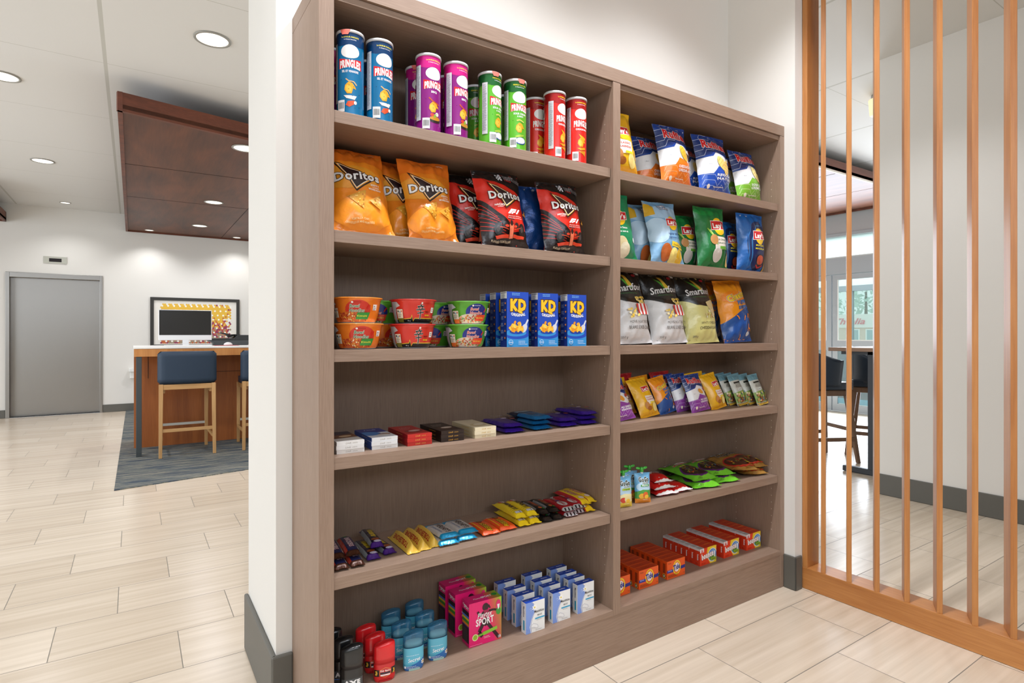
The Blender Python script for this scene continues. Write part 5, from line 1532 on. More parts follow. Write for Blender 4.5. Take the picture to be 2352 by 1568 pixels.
def d_henry(a, w, h):
    a.ell(w * .55, h * .82, w * .34, h * .07, '#d8302a'); along(a, 'OH', w, h, w * .32, '#f6f0e8', h * .14, cx=.55, cy=.82, bold=.05, out='#7a1c14')
    along(a, 'HENRY!', w, h, w * .42, '#3a1c10', h * .46, cx=.55, cy=.50, bold=.05); a.small(w * .1, h * .3, w * .8, 3, '#6a5a18', h=.0013, gap=.012)
    a.rect(w * .2, h * .10, w * .75, h * .17, '#cfcfcf'); a.rect(w * .55, h * .10, w * .6, h * .17, '#3a3a3a')
def d_rdark(a, w, h):
    along(a, "REESE", w, h, w * .30, '#d85a24', h * .42, cx=.5, cy=.55, rev=False, bold=.03, shear=.2); a.ell(w * .5, h * .22, w * .16, h * .05, '#e06a24'); a.rect(w * .02, h * .2, w * .14, h * .8, '#8f9192'); a.ell(w * .7, h * .16, .004, .004, '#3fae3a')
def d_kit(a, w, h):
    a.rect(0, 0, w, h * .12, '#d6d6d6'); a.rect(0, h * .9, w, h, '#d6d6d6')
    for i in range(3): a.rect(w * (.12 + i * .3), h * .02, w * (.24 + i * .3), h * .09, '#2a2626')
    a.ell(w * .5, h * .33, w * .34, h * .15, '#ece8e6'); along(a, 'KitKat', w, h, w * .26, '#c8242a', h * .24, cx=.5, cy=.33, bold=.04, shear=.15); a.rect(w * .3, h * .5, w * .7, h * .55, '#3a4f9a'); a.poly([(w * .3, h * .62), (w * .75, h * .7), (w * .6, h * .8)], '#a8622e'); along(a, 'KitKat', w, h, w * .2, '#f2eeea', h * .2, cx=.55, cy=.74, bold=.03)
def d_crisp(a, w, h):
    a.rect(0, 0, w * .16, h, '#b5222a'); along(a, 'CRISPY', w, h, w * .26, '#b5222a', h * .42, cx=.42, cy=.52, bold=.04, out='#f4ead0', outw=.04); along(a, 'CRUNCH', w, h, w * .26, '#b5222a', h * .42, cx=.76, cy=.55, bold=.04, out='#f4ead0', outw=.04); a.ell(w * .55, h * .2, w * .24, h * .06, '#f0d8c8')
def d_twirl(a, w, h):
    a.rect(0, h * .10, w, h * .9, '#1d1430'); along(a, 'Wunderbar', w, h, w * .48, '#f0d024', h * .48, cx=.55, cy=.55, bold=.04, shear=.3); a.rect(w * .0, h * .1, w * .14, h * .85, '#9aa0a4'); a.ell(w * .5, h * .20, w * .3, h * .05, '#9a5024'); a.ell(w * .6, h * .12, w * .3, h * .03, '#cfc8e0')
def d_mars(a, w, h):
    a.rect(0, h * .12, w, h * .88, '#2a2e5c'); along(a, 'SNICKERS', w, h, w * .34, '#e8e8ee', h * .5, cx=.5, cy=.5, bold=.03, out='#c02a22', outw=.05); a.rect(0, h * .12, w * .14, h * .88, '#d8442a'); a.rect(w * .86, h * .12, w, h * .88, '#d8d8d8'); a.rect(w * .4, h * .80, w * .6, h * .86, '#4a9a2a')
def barm(n, w, h, t, col, f, seed, fin='foil', **k):
    kw = dict(crush=.0018, sq=5, plump=.22, seal=.06, narrow=.03, back_t=.35, fin=fin, nu=16, nv=26); kw.update(k)
    mk(n, w, h, t, col, col, wrap_art(w, h, f), seed=seed, **kw)
barm('tob', .040, .175, .034, '#e8bd4a', d_tob, 40, fin='film', tri=True, crush=.001, back_t=.02, narrow=.0)
barm('her', .066, .135, .010, '#d9d6d2', d_her, 41, sq=10, back_t=.5)
barm('ree', .066, .128, .012, '#ef5a1c', d_reese, 42, sq=10, back_t=.5, fin='film')
barm('hen', .044, .185, .017, '#efd022', d_henry, 43, fin='film')
barm('rdk', .044, .160, .014, '#1d1a18', d_rdark, 44)
barm('kit', .052, .165, .012, '#c0202a', d_kit, 45, sq=9)
barm('cri', .046, .190, .017, '#f2c922', d_crisp, 46, fin='film')
barm('twi', .040, .160, .015, '#46207c', d_twirl, 47)
barm('mar', .040, .155, .015, '#4a2a1c', d_mars, 48)
G5c = 'candy bars on the fifth left shelf'
def cb(des, x, y, lay, rz, label, dz=0, bt=.005, rx=0): flat_bar(des, 'candy_bar', x, y, Z5 + bt + dz + .001, rz, label, 'candy bar', G5c, rx=rx)
for i, x in enumerate((.077, .122)):
    cb('mar', x, .045, 0, -3, ('left', 'right')[i] + ' brown wrapped candy bar in the bottom layer at the far left'); cb('mar', x - .004, .068, 1, -5, ('left', 'right')[i] + ' blue and red candy bar in the upper layer at the far left', dz=.0225)
cb('twi', .176, .066, 0, -2, 'purple candy bar with yellow lettering, bottom left of its pile'); cb('twi', .232, .080, 0, 4, 'purple candy bar with yellow lettering, bottom right of its pile'); cb('twi', .196, .092, 1, -6, 'purple candy bar with yellow lettering lying on top of the pile', dz=.0225)
for i, x in enumerate((.295, .334, .373)): cb('tob', x, .052 + i * .006, 0, -1 - i, ('left', 'middle', 'right')[i] + ' yellow triangular chocolate bar of three', bt=.0015)
for i, x in enumerate((.414, .482)):
    cb('her', x, .050 + i * .006, 0, -2, ('left', 'right')[i] + ' white and blue candy bar of the lower pair', bt=.0055)
for i, x in enumerate((.424, .491)): cb('her', x, .060 + i * .004, 1, 1 - i * 2, ('left', 'right')[i] + ' white and blue candy bar of the upper pair', dz=.0165, bt=.0055)
for i, x in enumerate((.571, .640)): cb('ree', x, .056 + i * .006, 0, -3, ('left', 'right')[i] + ' orange candy bar of the pair beside the white and blue bars', bt=.0065)
for i, x in enumerate((.708, .755)):
    cb('hen', x, .064, 0, -3, ('left', 'right')[i] + ' yellow candy bar with brown lettering, lower pair', bt=.0065); cb('hen', x - .008, .070, 1, -4, ('left', 'right')[i] + ' yellow candy bar with brown lettering, upper pair', dz=.0255, bt=.0065)
for i, x in enumerate((.806, .852)):
    cb('rdk', x, .062, 0, -2, ('left', 'right')[i] + ' black candy bar of the lower pair'); cb('rdk', x - .004, .078, 1, -5, ('left', 'right')[i] + ' black candy bar of the upper pair', dz=.021)
for i, x in enumerate((.912, .966)):
    cb('kit', x, .060 + i * .01, 0, -2, ('left', 'right')[i] + ' red and white candy bar of the lower pair'); cb('kit', x - .004, .066 + i * .006, 1, -3, ('left', 'right')[i] + ' red and white candy bar of the upper pair', dz=.0175)
# last pile of yellow and red bars lies back against the divider
for i, x in enumerate((1.003, 1.030)):
    flat_bar('cri', 'candy_bar', x - .0 + i * .0, .066, Z5 + .0072 + i * .0245, -3 - i * 2, ('lower', 'upper')[i] + ' yellow and red candy bar of the last pile before the divider', 'candy bar', G5c, sc=(1, 1, 1)) if i == 0 else None
flat_bar('cri', 'candy_bar', .990, .075, Z5 + .0322, -4, 'left yellow and red candy bar lying on top of the last pile', 'candy bar', G5c)
flat_bar('cri', 'candy_bar', 1.0275, .082, Z5 + .0322, -1, 'right yellow and red candy bar lying on top of the last pile', 'candy bar', G5c, sc=(.9, 1, 1))

# ---------------------------------------------------------------- 11. toiletries, bottom left
def oval(rx, ry, z, n=28, e=2.4):
    r = []
    for i in range(n):
        a = 2 * pi * i / n; c, s = cos(a), sin(a)
        r.append((rx * abs(c) ** (2 / e) * (1 if c >= 0 else -1), ry * abs(s) ** (2 / e) * (1 if s >= 0 else -1), z))
    return r
def oval_pt(rx, ry, an, e=2.4):
    c, s = cos(an), sin(an); return Vector((rx * abs(c) ** (2 / e) * (1 if c >= 0 else -1), ry * abs(s) ** (2 / e) * (1 if s >= 0 else -1), 0))
TEALCAP = glass_mat('translucent_teal_cap', '#c6e6f2', .06)
_nt = TEALCAP.node_tree
_out = [n for n in _nt.nodes if n.type == 'OUTPUT_MATERIAL'][0]; _mx = [n for n in _nt.nodes if n.type == 'MIX_SHADER'][0]
_df = _nt.nodes.new('ShaderNodeBsdfPrincipled'); _df.inputs['Base Color'].default_value = lin('#3f86ad'); _df.inputs['Roughness'].default_value = .2
_m2 = _nt.nodes.new('ShaderNodeMixShader'); _m2.inputs[0].default_value = .38
_nt.links.new(_mx.outputs[0], _m2.inputs[1]); _nt.links.new(_df.outputs[0], _m2.inputs[2]); _nt.links.new(_m2.outputs[0], _out.inputs[0])
def make_stick(kind):
    t = empty('deodorant_stick')
    H = dict(red=.110, teal=.112, black=.135)[kind]; rx, ry = (.031, .016) if kind != 'black' else (.032, .017)
    col = dict(red='#cf1f22', teal='#4fa8c4', black='#17191a')[kind]
    zc = H * (.46 if kind == 'red' else .60 if kind == 'teal' else .55)
    P = Pack('plastic')
    a = Art(.070, zc)
    w, h = a.w, a.h
    if kind == 'red':
        a.rect(w * .1, h * .34, w * .34, h * .72, '#1c1a18'); a.rect(w * .66, h * .40, w * .90, h * .76, '#1c1a18')
        for x in (.22, .78): a.poly([(w * (x - .07), h * .42), (w * (x + .02), h * .40), (w * (x + .06), h * .52), (w * (x + .03), h * .66), (w * (x - .05), h * .66), (w * (x - .02), h * .54)], '#d8a83a')
        hx = [(w * .5 + w * .17 * cos(pi / 6 + pi / 3 * i), h * .54 + h * .28 * sin(pi / 6 + pi / 3 * i)) for i in range(6)]
        a.poly(hx, '#e89a4a'); a.poly([(w * .5 + (p[0] - w * .5) * .92, h * .54 + (p[1] - h * .54) * .92) for p in hx], '#c8202a')
        a.text('Old Spice', w * .5, h * .60, .0045, '#f4ece4', w=w * .26, bold=.03); a.rect(w * .37, h * .46, w * .63, h * .56, '#23232e'); a.rect(w * .38, h * .36, w * .62, h * .44, '#f0e4e0')
        a.line([(w * .30, 0), (w * .34, h * .12), (w * .66, h * .12), (w * .70, 0)], .0012, '#8a1216')
    elif kind == 'teal':
        a.rect(0, h * .30, w, h, '#5cb6d0'); a.poly([(0, h * .14), (w * .4, h * .22), (w, h * .60), (w, 0), (0, 0)], '#2a6cb0'); a.poly([(0, h * .34), (w * .2, h * .24), (w * .25, h * .10), (0, h * .12)], '#3f98b8')
        a.text('Secret', w * .50, h * .40, .011, '#f2f6f8', w=w * .36, shear=.35, rot=.12); a.small(w * .25, h * .66, w * .5, 1, '#cfe8f0', h=.0012)
        for i in range(7): a.ell(w * .80 + .005 * cos(i * .9), h * .30 + .005 * sin(i * .9), .0026, .0018, '#f2f0ec', i * .9, 8)
        a.ell(w * .80, h * .30, .0025, .0025, '#e8c23a', n=8); a.rect(w * .14, h * .12, w * .24, h * .22, '#dfe9ee'); a.small(w * .27, h * .18, w * .35, 2, '#dfe9ee', h=.0014, gap=.004)
        a.poly([(w * .32, 0), (w * .34, h * .10), (w * .66, h * .10), (w * .68, 0)], '#a8cfc8')
    else:
        a.rect(w * .18, 0, w * .84, h * .66, '#3f4446'); a.text('AXE', w * .5, h * .44, .012, '#eeeeee', w=w * .42, bold=.05); a.poly([(w * .2, h * .10), (w * .5, h * .22), (w * .62, h * .36), (w * .70, h * .22), (w * .82, h * .28), (w * .82, 0), (w * .2, 0)], '#b8cce0'); a.ell(w * .62, h * .12, .008, .010, '#3a7ad0'); a.small(w * .26, h * .34, w * .3, 1, '#3a7ad0', h=.0018)
    def side(u, v, full=False):
        an = -pi / 2 + (u - .5) * pi * 1.02
        q = oval_pt(rx, ry, an); s = 1 - .10 * max(0, (.16 - v) / .16) ** 2
        return Vector((q.x * s, q.y * s, v * zc))
    G = P.grid(side, 26, 8, col)
    P.grid(lambda u, v: (lambda q: Vector((q.x, -q.y, q.z)))(side(1 - u, v)), 26, 8, col)
    P.wrap(a, G, off=.0002, step=.00006)
    o = bpy.data.objects.new('body', P.mesh('body')); COL.objects.link(o); o.parent = t
    capm = TEALCAP if kind == 'teal' else M({'red': '#d81f24', 'black': '#1b1d1e'}[kind], 'plastic')
    R = [oval(rx * 1.01, ry * 1.03, zc)]
    for q, sx_, sy_ in ((.3, 1, 1), (.6, 1, 1), (.80, 1, .98), (.89, .985, .93), (.95, .95, .82), (.985, .88, .62), (1.0, .74, .36)):
        z = zc + (H - zc) * q
        R.append([(x * sx_, y * sy_, z + (.004 * (x / rx) - .004 * (x / rx) ** 2) * max(0, q - .6) / .4) for x, y, _ in oval(rx * 1.01, ry * 1.03, 0)])
    B().mat(capm).loft(R).build('cap', t)
    if kind == 'teal':
        R = [oval(rx * .86, ry * .8, zc + .001), oval(rx * .86, ry * .8, zc + .010), oval(rx * .78, ry * .5, zc + .016), oval(rx * .5, ry * .2, zc + .019)]
        B().mat(M('#d8e6dc', 'satin')).loft(R).build('gel_stick', t)
    return t
GT = 'deodorant sticks on the bottom left shelf'
sr = {}
for kind, x, y, rz, lb in (('red', .2039, .060, -10, 'red deodorant stick in front of its file'), ('red', .1966, .118, -8, 'red deodorant stick in the middle of its file'), ('red', .1898, .180, -9, 'red deodorant stick at the back of its file'),
        ('teal', .2978, .066, -10, 'teal deodorant stick at the front of the left teal file'), ('teal', .290, .140, -9, 'teal deodorant stick in the middle of the left teal file'), ('teal', .290, .228, -9, 'teal deodorant stick at the back of the left teal file'),
        ('teal', .3827, .076, -10, 'teal deodorant stick at the front of the right teal file'), ('teal', .3773, .158, -9, 'teal deodorant stick in the middle of the right teal file'), ('teal', .380, .245, -9, 'teal deodorant stick at the back of the right teal file'),
        ('black', .103, .046, -12, 'black deodorant stick in front, cut by the bottom edge of the photo'), ('black', .094, .100, -12, 'black deodorant stick second in its file'), ('black', .078, .165, -12, 'black deodorant stick at the back beside the side panel')):
    if kind not in sr: o = sr[kind] = make_stick(kind)
    else: o = copy_tree(sr[kind])
    o.location = (x, y, Z6 + .0004); o.rotation_euler = (0, 0, radians(rz)); tag(o, lb, 'deodorant', GT)

# tampon cartons
w, d, h = .119, .050, .140
a = Art(w, h)
for i in range(12):   # printed colour blend on the carton
    t = i / 11; c = '#%02x%02x%02x' % tuple(int(p + (q - p) * t) for p, q in zip((0xe8, 0x3c, 0x60), (0x9c, 0xc8, 0x2a)))
    a.poly([(w * (.60 + .033 * i), h), (w * (.66 + .05 * i), h * .55), (w * (.80 + .05 * i), h * .0), (w, 0), (w, h)], c)
sil = '#33121f'
a.ell(w * .50, h * .845, .0115, .013, sil); a.poly([(w * .52, h * .90), (w * .62, h * .88), (w * .66, h * .80), (w * .62, h * .79), (w * .58, h * .84)], sil)
a.poly([(w * .44, h * .78), (w * .56, h * .78), (w * .62, h * .72), (w * .58, h * .58), (w * .46, h * .60), (w * .42, h * .70)], '#a01848')
a.line([(w * .45, h * .74), (w * .32, h * .66), (w * .26, h * .78)], .008, sil); a.line([(w * .60, h * .74), (w * .74, h * .74), (w * .90, h * .70)], .007, sil)
a.poly([(w * .42, h * .60), (w * .60, h * .58), (w * .64, h * .46), (w * .50, h * .40), (w * .36, h * .46)], sil)
a.line([(w * .42, h * .46), (w * .30, h * .30), (w * .40, h * .18)], .012, sil); a.line([(w * .56, h * .46), (w * .70, h * .30), (w * .92, h * .05)], .011, sil)
a.text('Playtex', w * .48, h * .62, .018, '#f6f2f2', w=.054, bold=.01, shear=.3, rot=.05); a.text('SPORT', w * .48, h * .455, .022, '#f6f2f2', w=.066, bold=.03, rot=.03)
a.line([(w * .12, h * .20), (w * .45, h * .245)], .006, '#7ab82e'); a.line([(w * .42, h * .24), (w * .86, h * .30)], .011, '#8cc83a'); a.ell(w * .18, h * .205, .011, .011, '#e8e0a8'); a.ell(w * .18, h * .205, .008, .008, '#9ac23a')
a.ell(w * .90, h * .82, .009, .018, '#e02a6c'); a.ell(w * .90, h * .68, .009, .012, '#3a9a3a'); a.poly([(w * .86, h * .84), (w * .94, h * .84), (w * .92, h * .74), (w * .89, h * .71)], '#f4eef0'); a.text('18', w * .93, h * .05, .009, '#f4f0f0', w=.009, bold=.03)
a.small(w * .44, h * .16, w * .22, 2, '#f6dce6', h=.0014, gap=.004); a.small(w * .03, h * .03, w * .5, 1, '#f6c0d4', h=.001)
aL = Art(d, h); aL.text('Playtex', d * .4, h * .895, .006, '#f6f2f2', w=d * .6, shear=.3); aL.text('SPORT', d * .62, h * .845, .009, '#f6f2f2', w=d * .7, bold=.03)
for y0, y1, c in ((.80, .70, '#241a20'), (.70, .65, '#4a70c8'), (.65, .60, '#e8c02a'), (.60, .53, '#3a8f2e'), (.53, .47, '#e88a22'), (.47, .44, '#5a2a80'), (.44, .08, '#241a20')): aL.rect(d * .03, h * y1, d * .97, h * y0, c)
aL.small(d * .12, h * .38, d * .75, 12, '#6a6064', h=.0013, gap=.0036)
aT = Art(w, d); 
for i in range(8): t = i / 7; aT.rect(w * (.62 + .05 * i), 0, w * (.67 + .05 * i) + .0005, d, '#%02x%02x%02x' % tuple(int(p + (q - p) * t) for p, q in zip((0xe0, 0x50, 0x50), (0x7c, 0xb0, 0x2a))))
aT.text('Playtex', w * .34, d * .38, .008, '#f6e2ea', w=.030, shear=.3); aT.text('SPORT', w * .62, d * .36, .011, '#f6f2f2', w=.038, bold=.03); aT.ell(w * .88, d * .52, .010, .009, '#2a8a3a')
TP = box_pack(w, d, h, dict(F='#ea1a72', L='#d8146a', T='#e01f74'), dict(F=a, L=aL, T=aT))
for i, (x, y) in enumerate(((.550, .064), (.5435, .149), (.545, .225))):
    place(TP, 'tampon_carton', (x, y, Z6 + .0004), (0, 0, radians((-2.5, 0, 1)[i])), ('front', 'middle', 'rear')[i] + ' pink and green sports carton on the bottom left shelf', 'carton', 'pink cartons on the bottom left shelf')

# pad cartons
w, d, h = .078, .027, .1035
a = Art(w, h)
a.poly([(0, 0), (w * .26, 0), (w * .20, h * .2), (w * .30, h * .45), (w * .46, h * .68), (w * .42, h * .9), (w * .30, h), (0, h)], '#7d9bdc'); a.line([(w * .30, 0), (w * .24, h * .2), (w * .33, h * .45), (w * .48, h * .68), (w * .44, h * .9), (w * .32, h)], .0012, '#3a55b0')
for i in range(7): a.ell(w * .46 + .0065 * cos(i * .9), h * .80 + .0065 * sin(i * .9), .0045, .0025, '#f8f8f4', i * .9, 10)
a.ell(w * .46, h * .80, .003, .003, '#e8d23a', n=8); a.line([(w * .2, h * .78), (w * .26, h * .82), (w * .3, h * .76), (w * .24, h * .72)], .001, '#c8d4f2')
a.text('Maxithins', w * .70, h * .62, .0085, '#2a2628', w=.040, bold=.02); a.text('MAXI', w * .72, h * .50, .006, '#6a6a68', w=.018); a.rect(w * .48, h * .405, w * .98, h * .45, '#35a3cc'); a.small(w * .56, h * .36, w * .36, 1, '#a8a8a4', h=.0014)
a.poly([(w * .28, h * .26), (w * .40, h * .30), (w * .62, h * .22), (w * .66, h * .14), (w * .56, h * .10), (w * .42, h * .16), (w * .28, h * .16)], '#c9ccd2'); a.poly([(w * .30, h * .25), (w * .40, h * .28), (w * .60, h * .21), (w * .63, h * .14), (w * .56, h * .115), (w * .42, h * .175), (w * .30, h * .175)], '#eef0f0'); a.small(w * .5, h * .05, w * .45, 1, '#9a9a98', h=.0014)
aL = Art(d, h); aL.text('Maxithins', d * .42, h * .70, .007, '#1f1b1c', w=.036, bold=.03, rot=-pi / 2); aL.rect(d * .40, h * .10, d * .70, h * .42, '#2a9cc0'); aL.small(d * .2, h * .92, d * .4, 1, '#5a6a8a', h=.001)
aT = Art(w, d); aT.text('Maxithins', w * .66, d * .45, .006, '#f0f2fa', w=.026, bold=.03); aT.small(w * .08, d * .6, w * .35, 1, '#c8d4f4', h=.002)
MX = box_pack(w, d, h, dict(F='#eceeec', L='#e6e9ec', T='#1f49b0'), dict(F=a, L=aL, T=aT))
for ci, (x, ys) in enumerate(((.7285, (.034, .094, .148, .212)), (.849, (.044, .101, .152, .213)), (.9645, (.049, .102, .150, .208)))):
    for k, y in enumerate(ys):
        place(MX, 'pad_carton', (x, y, Z6 + .0004), (0, 0, radians((0, .6, -.5, .4)[k])), ('front', 'second', 'third', 'rear')[k] + ' blue and white carton of the ' + ('left', 'middle', 'right')[ci] + ' file on the bottom left shelf', 'carton', 'blue and white cartons on the bottom left shelf')

# ---------------------------------------------------------------- 12. laundry cartons, bottom right
w, d, h = .109, .0295, .073
a = Art(w, h)
a.rect(0, h * .34, w * .4, h * .50, '#23309a'); a.poly([(w * .55, h * .36), (w, h * .40), (w, h * .58), (w * .55, h * .54)], '#1f2a86')
a.ell(w * .54, h * .54, .0235, .0290, '#f5e02c', n=32); a.ell(w * .54, h * .54, .0195, .0245, '#f2811e', n=32); a.ell(w * .54, h * .555, .0150, .0185, '#f7f0e6', n=32)
a.text('Tide', w * .54, h * .44, .021, '#22308f', w=.040, bold=.06, shear=.1, rot=.12); a.small(w * .05, h * .46, w * .3, 2, '#c8ccf0', h=.0014, gap=.003); a.small(w * .05, h * .20, w * .6, 4, '#7a3410', h=.0016, gap=.003); a.small(w * .05, h * .88, w * .2, 2, '#7a3410', h=.0014, gap=.003); a.text('1 oz', w * .92, h * .12, .005, '#5a2a10', w=.008)
aL = Art(d, h); aL.rect(d * .25, h * .32, d * .72, h * .86, '#a8401a'); aL.small(d * .3, h * .80, d * .36, 9, '#5a1e0a', h=.0014, gap=.004); aL.ell(d * .48, h * .16, .0085, .0095, '#f0d22a'); aL.ell(d * .48, h * .16, .0068, .0078, '#1f1c3c'); aL.rect(d * .38, h * .10, d * .58, h * .22, '#e8e2c8')
aT = Art(w, d); aT.rect(w * .03, d * .06, w * .97, d * .94, '#c4401c'); aT.rect(w * .08, d * .3, w * .9, d * .34, '#a83212'); aT.small(w * .2, d * .55, w * .5, 2, '#8a2a10', h=.0014, gap=.005)
TD = box_pack(w, d, h, dict(F='#ee5f1c', L='#e8561a', T='#e2601f'), dict(F=a, L=aL, T=aT))
a = Art(w, h)
a.poly([(w * .46, h), (w, h), (w, 0), (w * .62, 0), (w * .40, h * .5)], '#f2cf30'); a.ell(w * .76, h * .48, .030, .030, '#f4f0e4', n=30); a.ell(w * .76, h * .48, .027, .027, '#5a8fd0', n=30); a.ell(w * .76, h * .40, .022, .016, '#4f9a3a', n=26); a.ell(w * .80, h * .62, .016, .012, '#7aaee0', n=20)
a.poly([(w * .86, h * .70), (w * .94, h * .66), (w * .93, h * .30), (w * .87, h * .34)], '#eef2f6'); a.text('bounce', w * .47, h * .40, .024, '#f6f2ee', w=.080, bold=.07, rot=.10, out='#a81c18', outw=.04, arc=.0)
a.rect(w * .66, h * .14, w * .98, h * .32, '#8fae2c'); a.text('outdoor', w * .82, h * .20, .005, '#2a4a14', w=.022); a.rect(0, h * .78, w * .24, h, '#eceae8'); a.text('FREE', w * .12, h * .88, .005, '#c8242a', w=.012, bold=.05); a.rect(w * .06, h * .80, w * .19, h * .86, '#c8242a'); a.small(w * .08, h * .12, w * .35, 2, '#a8200f', h=.0016, gap=.004)
aL = Art(d, h); aL.rect(0, h * .88, d, h, '#e4e2e0'); aL.text('bounce', d * .5, h * .50, .008, '#f4ece8', w=.026, bold=.05, rot=-pi / 2); aL.ell(d * .8, h * .42, .0014, .0014, '#3a2a6a', n=6); aL.small(d * .2, h * .14, d * .5, 3, '#8f1c10', h=.0012, gap=.003)
aT = Art(w, d); aT.rect(0, 0, w * .26, d, '#e4e2e0'); aT.rect(w * .01, d * .1, w * .25, d * .9, '#bcbab8'); aT.rect(w * .62, d * .02, w * .95, d * .08, '#e89a2a'); aT.rect(w * .3, d * .35, w * .9, d * .42, '#b0301c'); aT.small(w * .45, d * .6, w * .4, 1, '#a83020', h=.002)
BN = box_pack(w, d, h, dict(F='#e8401c', L='#e03c1c', T='#d84422'), dict(F=a, L=aL, T=aT))
ordn = ('front', 'second', 'third', 'fourth', 'fifth', 'sixth', 'rearmost')
for kind, me, lst in (('orange detergent carton', TD, ((1.152, .0685, 'left'), (1.3095, .068, 'middle'), (1.472, .070, 'right'))), ('red dryer sheet carton', BN, ((1.697, .0855, 'left'), (1.859, .0855, 'middle'), (2.0255, .0855, 'right')))):
    for x, y0, nm in lst:
        for k in range(7):
            place(me, kind.split()[1] + '_carton' if kind[0] == 'o' else 'dryer_sheet_carton', (x + (0, .0006, -.0008, .0004, 0, -.0005, .0006)[k], y0 + k * .0299, Z6 + .0004), (0, 0, radians((0, .3, -.4, .2, 0, .4, -.2)[k])), f'{kind}, {ordn[k]} of the {nm} {kind.split()[0]} row', 'carton', kind + 's on the bottom right shelf')

# ---------------------------------------------------------------- 13. fruit pouches and lying candy bags, fifth right shelf
def pouch_art(yel):
    w, h = .068, .115
    a = Art(w, h)
    a.rect(0, h * .42, w, h, '#6fb4e0'); a.ell(w * .5, h * .55, w * .45, h * .16, '#bcdcf0'); a.rect(0, 0, w, h * .20, '#f0d24a' if yel else '#e8902e'); a.poly([(0, h * .38), (w * .4, h * .46), (w, h * .42), (w, h * .18), (0, h * .16)], '#efe6b0' if yel else '#4f9a44')
    a.text('GoGo', w * .5, h * .72, .017, '#2c3c2e', w=.042, bold=.06, out='#f2f4f0', outw=.05); a.text('squeeZ', w * .58, h * .655, .007, '#3a5a48', w=.026, bold=.03, out='#f2f4f0', outw=.06)
    a.rect(w * .28, h * .56, w * .80, h * .625, '#b8cc3a' if yel else '#3f9a42'); a.text('Tropical' if yel else 'Mango', w * .54, h * .575, .006, '#2a6a2c' if yel else '#f0f4ec', w=.026, bold=.03)
    a.ell(w * .34, h * .25, .012, .010, '#e6b030' if not yel else '#d8402a'); a.ell(w * .55, h * .28, .011, .012, '#d8642a' if not yel else '#f0e0a0'); a.ell(w * .62, h * .22, .009, .008, '#f2c23a'); a.small(w * .4, h * .12, w * .4, 1, '#fff4e0', h=.0014)
    return a
for nme, yl in (('gog', False), ('gogy', True)):
    mk(nme, .068, .115, .017, '#5fa8d8', '#4f98c8', pouch_art(yl), seed=50 + yl, crush=.0015, seal=.03, narrow=.02, plump=.45, nu=20, nv=26, zigz=False)
CAPG = M('#3fae3c', 'plastic')
def make_pouch(des):
    t = empty('fruit_pouch')
    o = bpy.data.objects.new('pouch', DES[des]); COL.objects.link(o); o.parent = t
    B().mat(M('#e2ecec', 'plastic')).lathe([(.0055, .112), (.0055, .119)], 16).build('spout', t)
    b = B().mat(CAPG).lathe([(.0075, .1185), (.0072, .128), (.0062, .136), (.003, .138)], 16)
    for s in (-1, 1):
        b.loft([[(s * (.005 + .001), .001 * 0 + .0022 * cos(q * pi / 4), .131 + .004 * sin(q * pi / 4)) for q in range(8)],
                [(s * .013, .0022 * cos(q * pi / 4), .133 + .0055 * sin(q * pi / 4)) for q in range(8)],
                [(s * .022, .0018 * cos(q * pi / 4), .134 + .0045 * sin(q * pi / 4)) for q in range(8)], [(s * .0255, .0008 * cos(q * pi / 4), .134 + .0015 * sin(q * pi / 4)) for q in range(8)]])
    b.build('cap', t)
    return t
pg = {}
for des, x, y, rz, lb in (('gogy', 1.157, .050, -12, 'yellow based fruit pouch in front, beside the divider'), ('gog', 1.2586, .052, -16, 'blue and orange fruit pouch in front, fully visible'), ('gog', 1.2400, .100, -14, 'blue and orange fruit pouch behind the fully visible one'),
        ('gog', 1.185, .140, -10, 'fruit pouch in the third row, only its green cap and top showing'), ('gog', 1.150, .185, -10, 'fruit pouch farthest back next to the divider')):
    if des not in pg: o = pg[des] = make_pouch(des)
    else: o = copy_tree(pg[des])
    o.location = (x, y, Z5 + .0006); o.rotation_euler = (radians(-4), 0, radians(rz)); tag(o, lb, 'fruit pouch', 'fruit pouches on the fifth right shelf')
def d_nut(a, w, h):
    a.rect(0, 0, w, h * .07, '#f0eeea'); a.rect(0, h * .94, w, h, '#f0eeea'); rnd = random.Random(3)
    for i in range(12): a.ell(w * rnd.uniform(.1, .9), h * rnd.uniform(.12, .7), .004, .0025, ('#4a7a3a', '#7a1a1a', '#e8d8c8')[i % 3], rnd.random() * 3, 7)
    a.rect(w * .12, h * .72, w * .9, h * .90, '#3a2a22'); a.text('MALTESERS', w * .5, h * .50, .016, '#f4eeea', w=w * .7, bold=.04, out='#7a1a1a', outw=.04)
